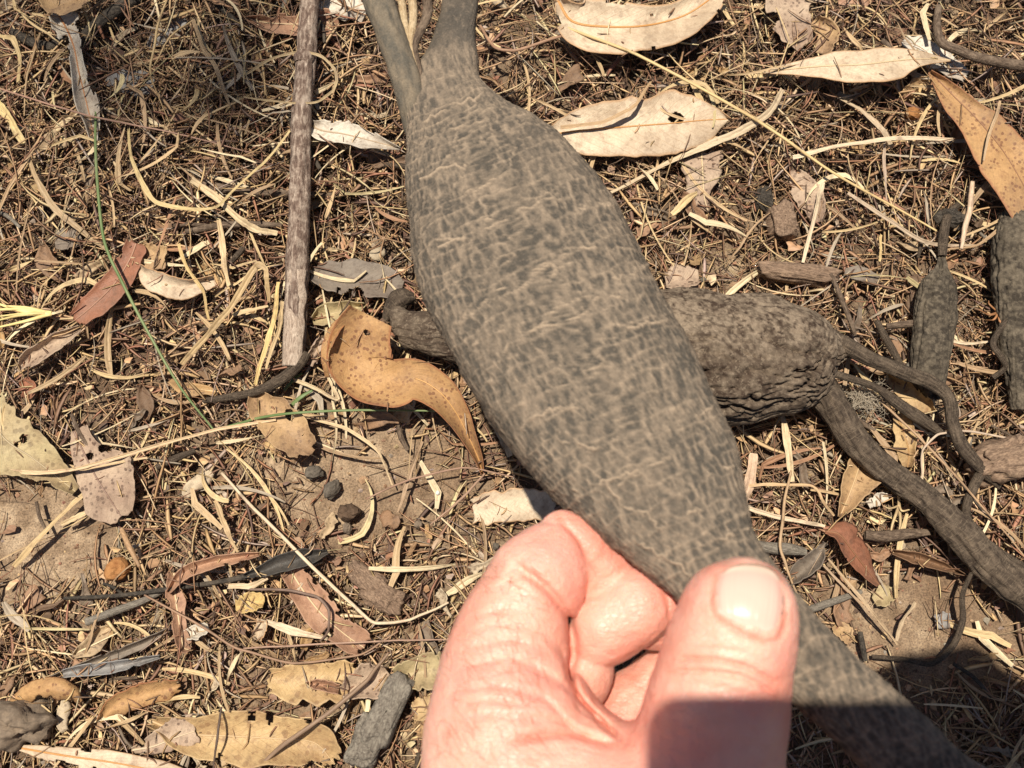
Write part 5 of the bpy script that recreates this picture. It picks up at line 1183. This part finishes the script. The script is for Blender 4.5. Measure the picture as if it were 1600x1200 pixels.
# ------------------------------------------------------------------ the person: hand pinching the tuber, second hand gripping the phone
def J(px, py, d):                 # millimetres in the lens's own axes
    return np.array([(px-800)/F*d, (600-py)/F*d, -d])
def rad(rpx, d): return rpx*d/F
def from_axes(V):                 # lens axes (mm) to world (m)
    V = V*.001
    return CAM+V[:, 0:1]*RT+V[:, 1:2]*UP-V[:, 2:3]*FW
def smin(a, b, k):
    if k <= 0: return np.minimum(a, b)
    h = np.clip(.5+.5*(b-a)/k, 0, 1)
    return b*(1-h)+a*h-k*h*(1-h)
class Field:
    def __init__(s, lo, hi, h):
        s.h = h; s.lo = np.array(lo, float)
        s.n = np.ceil((np.array(hi)-s.lo)/h).astype(int)+1
        s.ax = [(s.lo[i]+np.arange(s.n[i])*h).astype(np.float32) for i in range(3)]
        s.D = np.full(s.n, 50.0, np.float32)
    def chain(s, joints, k, own=2.0):
        """joints: list of (point, radius); a tapered chain smoothly joined to the body with k"""
        lo = np.min([p-r for p, r in joints], 0)-k-8; hi = np.max([p+r for p, r in joints], 0)+k+8
        a = np.clip(np.floor((lo-s.lo)/s.h).astype(int), 0, s.n); b = np.clip(np.ceil((hi-s.lo)/s.h).astype(int)+1, 0, s.n)
        if (b <= a).any(): return
        sl = tuple(slice(a[i], b[i]) for i in range(3))
        X, Y, Z = np.meshgrid(*[s.ax[i][sl[i]] for i in range(3)], indexing='ij')
        E = None
        for (p, r), (q_, r2) in zip(joints[:-1], joints[1:]):
            v = q_-p; L2 = (v*v).sum()
            t = np.clip(((X-p[0])*v[0]+(Y-p[1])*v[1]+(Z-p[2])*v[2])/L2, 0, 1)
            d = np.sqrt((X-p[0]-t*v[0])**2+(Y-p[1]-t*v[1])**2+(Z-p[2]-t*v[2])**2)-(r+(r2-r)*t)
            E = d if E is None else smin(E, d, own)
        s.D[sl] = smin(s.D[sl], E.astype(np.float32), k)
    def carve(s, poly, depth, width, zmin=-400):
        """a skin fold: pixel polyline seen from the lens"""
        X, Y, Z = np.meshgrid(*s.ax, indexing='ij')
        near = np.abs(s.D) < 5
        x, y, z = X[near], Y[near], Z[near]
        px = 800+F*x/(-z); py = 600-F*y/(-z)
        P = spline(poly, 24); d = seg_dist(px, py, [tuple(v) for v in P])
        tt = np.minimum(np.hypot(px-P[0, 0], py-P[0, 1]), np.hypot(px-P[-1, 0], py-P[-1, 1]))
        s.D[near] += np.where(z > zmin, depth*np.exp(-(d/width)**2)*np.clip(tt/25+.15, 0, 1), 0).astype(np.float32)
    def sample(s, P):
        g = (P-s.lo)/s.h; i = np.clip(np.floor(g).astype(int), 0, s.n-2); f = g-i; r = 0
        for a in (0, 1):
            for b in (0, 1):
                for c in (0, 1):
                    r = r+(f[:, 0] if a else 1-f[:, 0])*(f[:, 1] if b else 1-f[:, 1])*(f[:, 2] if c else 1-f[:, 2])*s.D[i[:, 0]+a, i[:, 1]+b, i[:, 2]+c]
        return r
    def surface(s):
        """surface nets"""
        Dv = s.D; n0, n1, n2 = s.n-1
        ins = Dv < 0
        cnt = np.zeros((n0, n1, n2), np.int8)
        for a in (0, 1):
            for b in (0, 1):
                for c in (0, 1):
                    cnt += ins[a:n0+a, b:n1+b, c:n2+c]
        act = (cnt > 0) & (cnt < 8)
        I = np.argwhere(act); idx = np.full((n0, n1, n2), -1, np.int64); idx[act] = np.arange(len(I))
        sm = np.zeros((len(I), 3)); ct = np.zeros(len(I))
        cor = [(a, b, c) for a in (0, 1) for b in (0, 1) for c in (0, 1)]
        val = {c: Dv[I[:, 0]+c[0], I[:, 1]+c[1], I[:, 2]+c[2]].astype(float) for c in cor}
        for c in cor:
            for k in range(3):
                if c[k] == 0:
                    e = list(c); e[k] = 1; e = tuple(e)
                    va, vb = val[c], val[e]; m = (va < 0) != (vb < 0)
                    t = np.where(m, va/(va-vb+1e-12), 0)
                    p = np.array(c, float)[None]+np.zeros((len(I), 1)); p[:, k] = t
                    sm[m] += p[m]; ct[m] += 1
        V = s.lo+(I+sm/ct[:, None])*s.h
        quads = []
        for k in range(3):
            k1, k2 = (k+1) % 3, (k+2) % 3
            sl0 = [slice(1, None)]*3; sl0[k] = slice(0, -1)
            A = ins[tuple(slice(1, s.n[i]-1) if i != k else slice(0, s.n[i]-1) for i in range(3))]
            B = ins[tuple(slice(1, s.n[i]-1) if i != k else slice(1, s.n[i]) for i in range(3))]
            E = np.argwhere(A != B)
            sg = A[A != B]
            off = np.ones(3, int); off[k] = 0
            E = E+off
            def cell(d1, d2):
                q = E.copy(); q[:, k1] -= d1; q[:, k2] -= d2
                return idx[q[:, 0], q[:, 1], q[:, 2]]
            Q = np.stack([cell(1, 1), cell(0, 1), cell(0, 0), cell(1, 0)], -1)
            Q[~sg] = Q[~sg][:, ::-1]
            quads.append(Q[(Q >= 0).all(1)])
        return V, np.vstack(quads)

def build_hand():
    Fd = Field((-42, -205, -300), (88, -24, -196), .58)
    ch = lambda rows, k, own=2.0: Fd.chain([(J(x, y, d), rad(r, d)) for x, y, r, d in rows], k, own)
    # forearm, wrist, heel of the hand
    ch([(1000, 1900, 300, 205), (930, 1620, 240, 222), (850, 1380, 170, 244), (806, 1230, 124, 253), (796, 1120, 106, 257), (786, 1030, 80, 262)], 0, 14)
    ch([(1080, 1900, 280, 205), (1060, 1600, 220, 222), (1010, 1380, 190, 238)], 16, 14)
    ch([(930, 1400, 160, 245), (925, 1280, 118, 252), (890, 1215, 70, 256)], 14, 10)
    ch([(880, 1310, 120, 250), (1080, 1330, 140, 240)], 14, 10)
    # thumb
    ch([(1085, 1400, 150, 238), (1098, 1240, 118, 238), (1112, 1150, 106, 238), (1124, 1085, 99, 237), (1138, 1020, 90, 236), (1152, 980, 82, 235.5), (1158, 958, 77, 235)], 7, 5)
    ch([(1138, 946, 55, 235.5), (1168, 944, 58, 235.5)], 6, 2)
    # index finger: base segment, then the bent segment going behind the tuber
    ch([(782, 1040, 74, 263), (806, 970, 76, 265), (842, 905, 70, 268), (866, 868, 55, 270)], 7, 5)
    ch([(876, 832, 34, 272), (900, 856, 52, 274), (950, 912, 52, 276), (1010, 962, 46, 278), (1080, 985, 40, 278)], .5, 3)
    # middle finger
    ch([(878, 1110, 46, 272), (902, 1055, 48, 272), (916, 1020, 44, 273)], 2.0, 4)
    ch([(914, 1004, 45, 272), (948, 978, 54, 270.5), (994, 946, 56, 271), (1028, 932, 45, 273)], .5, 4)
    ch([(1018, 938, 42, 274), (1060, 955, 40, 279), (1110, 985, 38, 280)], .4, 3)
    # ring finger and palm deep in the fist
    ch([(936, 1172, 58, 279), (985, 1106, 49, 285), (1040, 1066, 49, 288), (1095, 1026, 46, 290)], 3, 4)
    for poly, dpt, wid in (([(806, 884), (850, 915), (888, 965), (898, 1022), (890, 1062)], 1.5, 7), ([(884, 1040), (905, 1090), (940, 1128), (974, 1160)], 1.5, 5),
                           ([(822, 1040), (862, 1058), (894, 1085), (912, 1120)], .8, 7), ([(860, 1000), (884, 1030), (896, 1070)], .7, 6),
                           ([(1052, 1030), (1110, 1030), (1165, 1042), (1216, 1070)], .8, 4.5), ([(1046, 1050), (1110, 1050), (1170, 1062), (1215, 1088)], .85, 4.5), ([(1064, 1014), (1120, 1013), (1180, 1024)], .45, 4.5), ([(1118, 898), (1112, 935), (1116, 962), (1150, 985), (1194, 1002), (1218, 996), (1227, 960), (1226, 915)], .4, 4.5),
                           ([(1040, 1070), (1110, 1072), (1190, 1090)], .3, 6),
                           ([(1030, 912), (1042, 938), (1046, 972)], .6, 4), ([(730, 1012), (790, 1000), (840, 1010)], .45, 5), ([(725, 1042), (790, 1030), (850, 1042)], .5, 5), ([(742, 965), (790, 950), (830, 955)], .4, 5), ([(735, 985), (785, 975), (835, 982)], .35, 4), ([(790, 905), (810, 880), (830, 866)], .3, 5), ([(770, 925), (800, 905), (836, 898)], .35, 4),
                           ([(715, 1080), (780, 1072), (850, 1090)], .5, 5), ([(712, 1100), (770, 1095), (830, 1104)], .35, 4), ([(850, 1120), (890, 1135), (930, 1160)], .6, 5), ([(840, 1080), (870, 1110), (900, 1150)], .5, 5), ([(800, 1160), (880, 1146), (965, 1166)], .9, 8), ([(720, 1120), (800, 1118), (870, 1130)], .3, 8), ([(960, 1110), (990, 1080), (1015, 1065)], .4, 5),
                           ([(872, 808), (905, 848), (938, 905)], .5, 4)):
        Fd.carve(poly, dpt*1.35, wid*1.0, -292)
    V, Q = Fd.surface()
    e = .5
    N = np.stack([Fd.sample(V+np.eye(3)[k]*e)-Fd.sample(V-np.eye(3)[k]*e) for k in range(3)], -1)
    N /= np.linalg.norm(N, axis=1)[:, None]+1e-9
    wr = 1-np.abs(fbm(V/np.array([5.5, 2.6, 3.5]), 3, 61))*2.4          # creased skin running across the fingers
    V = V+N*(np.clip(wr, -1, 1)*.17+fbm(V/8.0, 3, 63)*.4+fbm(V/1.7, 2, 64)*.07)[:, None]
    return Fd, V, Q
Fd, HV, HQ = build_hand()
# second hand with the phone, just behind the lens
PX0, PX1, PY0, PY1 = -2.5, 112.5, -46.0, 12.8
Fg = Field((40, -260, -34), (225, 66, 62), 1.8)
pt = lambda x, y, z: np.array([x, y, z], float)
gr = lambda x, y, z: np.array([x+9, y+7, z], float)
Fg.chain([(gr(128, -4, 2), 20), (gr(130, -50, 2), 22), (gr(140, -110, 8), 27), (gr(158, -260, 22), 36)], 0, 10)
Fg.chain([(gr(128, 8, -2), 15), (gr(118, 22, -4), 10), (gr(96, 18, -9), 8.5), (gr(76, 8, -11), 7.5)], 5, 3)
Fg.chain([(gr(96, 8, -4), 9), (gr(118, 10, -3), 10)], 3, 3)
Fg.chain([(gr(113, 12, 1), 14), (gr(113, -6, 2), 14), (gr(118, -50, 4), 14)], 5, 4)
for yy, xx in ((-12, 66), (-29, 64), (-45, 70)):
    Fg.chain([(gr(130, yy, -6), 12), (gr(112, yy+1, -14), 9), (gr(xx+18, yy, -12), 8), (gr(xx, yy, -10.5), 7)], 4, 3)
Fg.chain([(gr(132, -50, 10), 17), (gr(112, -38, 22), 12), (gr(90, -26, 23), 9.5), (gr(72, -20, 21.5), 8.5)], 6, 4)
GV, GQ = Fg.surface()
Fb = Field((-330, -700, -250), (420, 230, 620), 11.0)
pb = pt
Fb.chain([(pt(30, -60, 345), 86), (pt(40, -30, 300), 78), (pt(48, -78, 268), 52)], 0, 20)          # head and face, looking down at the phone
Fb.chain([(pt(40, -110, 380), 62), (pt(40, -190, 420), 66)], 20, 20)                               # neck
Fb.chain([(pt(-130, -240, 400), 72), (pt(30, -230, 430), 95), (pt(190, -240, 400), 72)], 30, 25)  # shoulders
Fb.chain([(pt(30, -280, 400), 140), (pt(30, -420, 330), 150), (pt(40, -560, 230), 150)], 30, 30)   # chest and belly, leaning over
Fb.chain([(pt(-140, -250, 390), 60), (pt(-190, -350, 150), 48), (pt(-120, -330, -20), 42), (pt(28, -176, -204), 33)], 20, 15)
Fb.chain([(pt(200, -250, 390), 60), (pt(270, -330, 170), 48), (pt(158, -262, 24), 38)], 20, 15)
BV, BQ = Fb.surface()
# the lens looks along -z here, so the phone lies at small positive z (behind the lens)
FOLDS = [[(872, 808), (905, 848), (938, 905), (890, 965)], [(940, 905), (986, 876)], [(850, 915), (888, 965), (898, 1022), (890, 1062)], [(884, 1040), (905, 1090), (940, 1128), (974, 1160)], [(952, 1040), (1000, 1010), (1050, 970)], [(1052, 1030), (1110, 1030), (1165, 1042), (1216, 1070)], [(1046, 1050), (1110, 1050), (1170, 1062), (1215, 1088)], [(1030, 912), (1042, 938), (1046, 972)],
         [(800, 1160), (880, 1146), (965, 1166)], [(1118, 898), (1112, 935), (1116, 962), (1150, 985), (1194, 1002), (1218, 996), (1227, 960)]]
def flushmap(V):
    px = 800+F*V[:, 0]/(-V[:, 2]); py = 600-F*V[:, 1]/(-V[:, 2])
    r = np.zeros(len(V))
    for poly, w in (([(905, 805), (985, 870)], 26), ([(985, 870), (1045, 900), (1064, 945)], 22), ([(938, 905), (890, 965)], 22), ([(850, 915), (888, 965), (900, 1030), (892, 1060), (940, 1128), (974, 1160)], 20),
                    ([(1050, 1040), (1215, 1075)], 30), ([(1100, 885), (1215, 895)], 14), ([(760, 900), (720, 960)], 40), ([(1010, 1090), (980, 1160)], 22), ([(940, 1100), (1040, 1010)], 50)):
        r = np.maximum(r, np.exp(-(seg_dist(px, py, poly)/w)**2)*.7)
    for poly in FOLDS: r = np.maximum(r, np.exp(-(seg_dist(px, py, poly)/7)**2)*.9)
    return r*np.clip(.75+.5*fbm(V/6., 3, 5), 0, 1)
allV = np.vstack([from_axes(HV), from_axes(GV), from_axes(BV)])
flush = np.concatenate([flushmap(HV), np.full(len(GV)+len(BV), .2)])
person = place('person', allV, np.vstack([HQ, GQ+len(HV), BQ+len(HV)+len(GV)]), SKIN, attrs={'flush': flush})
tag(person, 'bare hand reaching in to pinch the grey tuber, fingers folded and thumb on top', 'person')
def shirt():
    S_ = Field((-330, -720, 100), (420, -100, 640), 12.0)
    S_.chain([(pt(-135, -245, 398), 82), (pt(30, -236, 430), 104), (pt(195, -245, 398), 82)], 0, 25)
    S_.chain([(pt(30, -285, 400), 150), (pt(30, -420, 330), 160), (pt(40, -560, 230), 160)], 30, 30)
    S_.chain([(pt(-140, -250, 390), 72), (pt(-185, -335, 190), 62)], 20, 15)
    S_.chain([(pt(200, -250, 390), 72), (pt(258, -318, 205), 62)], 20, 15)
    V, Q = S_.surface()
    t = NT('dark_cotton'); n_ = t.noise(300, 4)
    t.bump(n_, .3, .002)
    place('shirt', from_axes(V), Q, t.done(t.ramp(n_, [(.3, (.035, .04, .05)), (.7, (.06, .065, .08))]), .9, .1), parent=person)
shirt()
# thumbnail laid on the thumb surface
def thumbnail():
    n, m = 40, 30
    top = spline([(1126, 896), (1146, 884), (1176, 881), (1204, 888), (1220, 906)], m)
    bot = spline([(1118, 958), (1142, 974), (1168, 990), (1194, 996), (1214, 992)], m)
    lft = spline([(1118, 958), (1113, 935), (1116, 914), (1126, 896)], n); rgt = spline([(1214, 992), (1222, 965), (1225, 935), (1220, 906)], n)
    a = np.linspace(0, 1, n)[:, None, None]; b = np.linspace(0, 1, m)[None, :, None]
    G = (1-a)*bot[None]+a*top[None]+(1-b)*lft[:, None]+b*rgt[:, None]-((1-a)*(1-b)*bot[0]+(1-a)*b*bot[-1]+a*(1-b)*top[0]+a*b*top[-1])
    px, py = G[..., 0].ravel(), G[..., 1].ravel()
    ray = np.stack([(px-800)/F, (600-py)/F, -np.ones_like(px)], -1)
    s = np.full(len(px), 212.0)
    for _ in range(60):
        d = Fd.sample(ray*s[:, None]); s = s+np.clip(d, -2, 2)*.8
    s2 = s.reshape(n, m)
    # nails are smoother than the pad: blend with a fitted arch
    X = np.stack([np.ones(n*m), px-1168, py-940, (px-1168)**2, (py-940)**2, (px-1168)*(py-940)], -1)
    ok = s < 245
    co = np.linalg.lstsq(X[ok], s[ok], rcond=None)[0]
    fit = (X@co)
    s = np.where(ok, np.clip(fit, s-.7, s-.12), s-.12)-.28
    sink = np.minimum(np.minimum(np.linspace(0, 1, n)[:, None]*6, 1), np.minimum(np.linspace(0, 1, m)[None]*7, (1-np.linspace(0, 1, m))[None]*7)).clip(0, 1)
    s = s+(1-sink.ravel())*.75
    V = from_axes(ray*s[:, None])
    uv = np.stack(np.meshgrid(np.linspace(0, 1, n), np.linspace(0, 1, m), indexing='ij'), -1).reshape(-1, 2)[:, ::-1]
    V, f, uv = thicken(V, grid_faces(n, m), uv, .0005)
    place('thumbnail', V, f, NAIL, parent=person, uv=uv)
thumbnail()

def hairs():
    rows = []
    for _ in range(900):
        x, y = random.uniform(685, 860), random.uniform(880, 1190)
        ray = np.array([[(x-800)/F, (600-y)/F, -1.0]]); s_ = np.array([215.0])
        for _k in range(40): s_ = s_+np.clip(Fd.sample(ray*s_[:, None]), -2, 3)*.8
        if Fd.sample(ray*s_[:, None])[0] > .5 or s_[0] > 275: continue
        rows.append((ray*s_[:, None])[0])
        if len(rows) > 200: break
    P = from_axes(np.array(rows)); n_ = len(P)
    V, f, uv, C = strands(P[:, 0], P[:, 1], P[:, 2]+.0006, rng.normal(2.2, .5, n_), rng.uniform(.003, .007, n_), np.full(n_, .00006), rng.normal(0, .8, n_), rng.normal(-.4, .2, n_), np.tile([(.35, .22, .12)], (n_, 1)), 6, .15)
    o = place('fine_hair', V, f, STRAW, parent=person, uv=uv, col=C); o['kind'] = 'stuff'
hairs()

# the phone whose picture this is: a thin rounded slab behind the lens
def phone():
    r = 8.5; pts = []
    for cx, cy, a0 in ((PX1-r, PY1-r, 0), (PX0+r, PY1-r, 90), (PX0+r, PY0+r, 180), (PX1-r, PY0+r, 270)):
        for k in range(9):
            a = math.radians(a0+k*11.25); pts.append((cx+r*math.cos(a), cy+r*math.sin(a)))
    pts = np.array(pts); k = len(pts)
    rings = []
    c = pts.mean(0)
    for z, s in ((2.0, .985), (2.6, 1), (10.4, 1), (11.0, .985)):
        rings.append(np.column_stack([c+(pts-c)*s, np.full(k, z)]))
    V = np.vstack(rings+[[[*c, 2.0]], [[*c, 11.0]]])
    j = np.arange(k); j2 = (j+1) % k
    caps = np.vstack([np.stack([np.full(k, 4*k), j2, j], -1), np.stack([np.full(k, 4*k+1), 3*k+j, 3*k+j2], -1)])
    o = place('smartphone', from_axes(V), [grid_faces(4, k, True), caps], flat('black_glass', (.02, .02, .022), .2), smooth=False)
    tag(o, 'slim dark smartphone gripped above the scene by the other hand', 'phone')
    Vs = np.array([(PX0+16, PY0+4, 11.3), (PX1-16, PY0+4, 11.3), (PX1-16, PY1-4, 11.3), (PX0+16, PY1-4, 11.3)])
    Vs = np.vstack([Vs, Vs-np.array([0, 0, .2])])
    place('screen', from_axes(Vs), np.array([(0, 1, 2, 3), (7, 6, 5, 4), (0, 4, 5, 1), (1, 5, 6, 2), (2, 6, 7, 3), (3, 7, 4, 0)]), flat('screen_glass', (.03, .03, .035), .1), parent=o, smooth=False)
phone()
# unseen gum branch added overhead so its leaves thin the light over far litter
def shade_branch():
    H = 2.6
    base = gp(np.array(330.), np.array(100.), np.array(0.))-sun_dir*H
    e = bpy.data.objects.new('shade_branch', None); COL.objects.link(e); e.location = base; e['_at'] = [float(x) for x in base]
    tag(e, 'unseen leafy gum branch high overhead, added to dapple the far straw', 'branch')
    p = spline([base+np.array([-.9, .5, .25]), base+np.array([-.4, .2, .1]), base+np.array([-.1, .03, .03]), base+np.array([.02, -.01, .0])], 30)
    V, f, uv = tube_geo(p, np.linspace(.008, .002, 30), np.linspace(.008, .002, 30), 8)
    place('branch', V, f, TWIGM, parent=e, uv=uv)
    t = np.linspace(0, 1, 10); wv = np.sin(np.pi*t**.8)*.007
    G = np.stack([np.repeat(t*.055, 3), (np.array([-1, 0, 1])[None]*wv[:, None]).ravel(), np.repeat(.01*np.sin(t*3), 3)], -1)
    LV, lf, lu = thicken(G, grid_faces(10, 3), np.stack([np.repeat(t, 3), np.tile([0, .5, 1], 10)], -1))
    me = mesh('leaf', LV, lf, NT('gum_leaf').done((.09, .12, .06), .5, .3), uv=lu)
    r = random.Random(4)
    for k in range(20):
        o = bpy.data.objects.new('leaf', me); COL.objects.link(o); o.parent = e
        o.location = (r.uniform(-.04, .025), r.uniform(-.045, .04), r.uniform(-.15, .15)); o.rotation_euler = (r.gauss(0, .5), r.gauss(0, .5), r.uniform(0, 6.28))
shade_branch()
for o in bpy.data.objects:
    if '_at' in o: del o['_at']
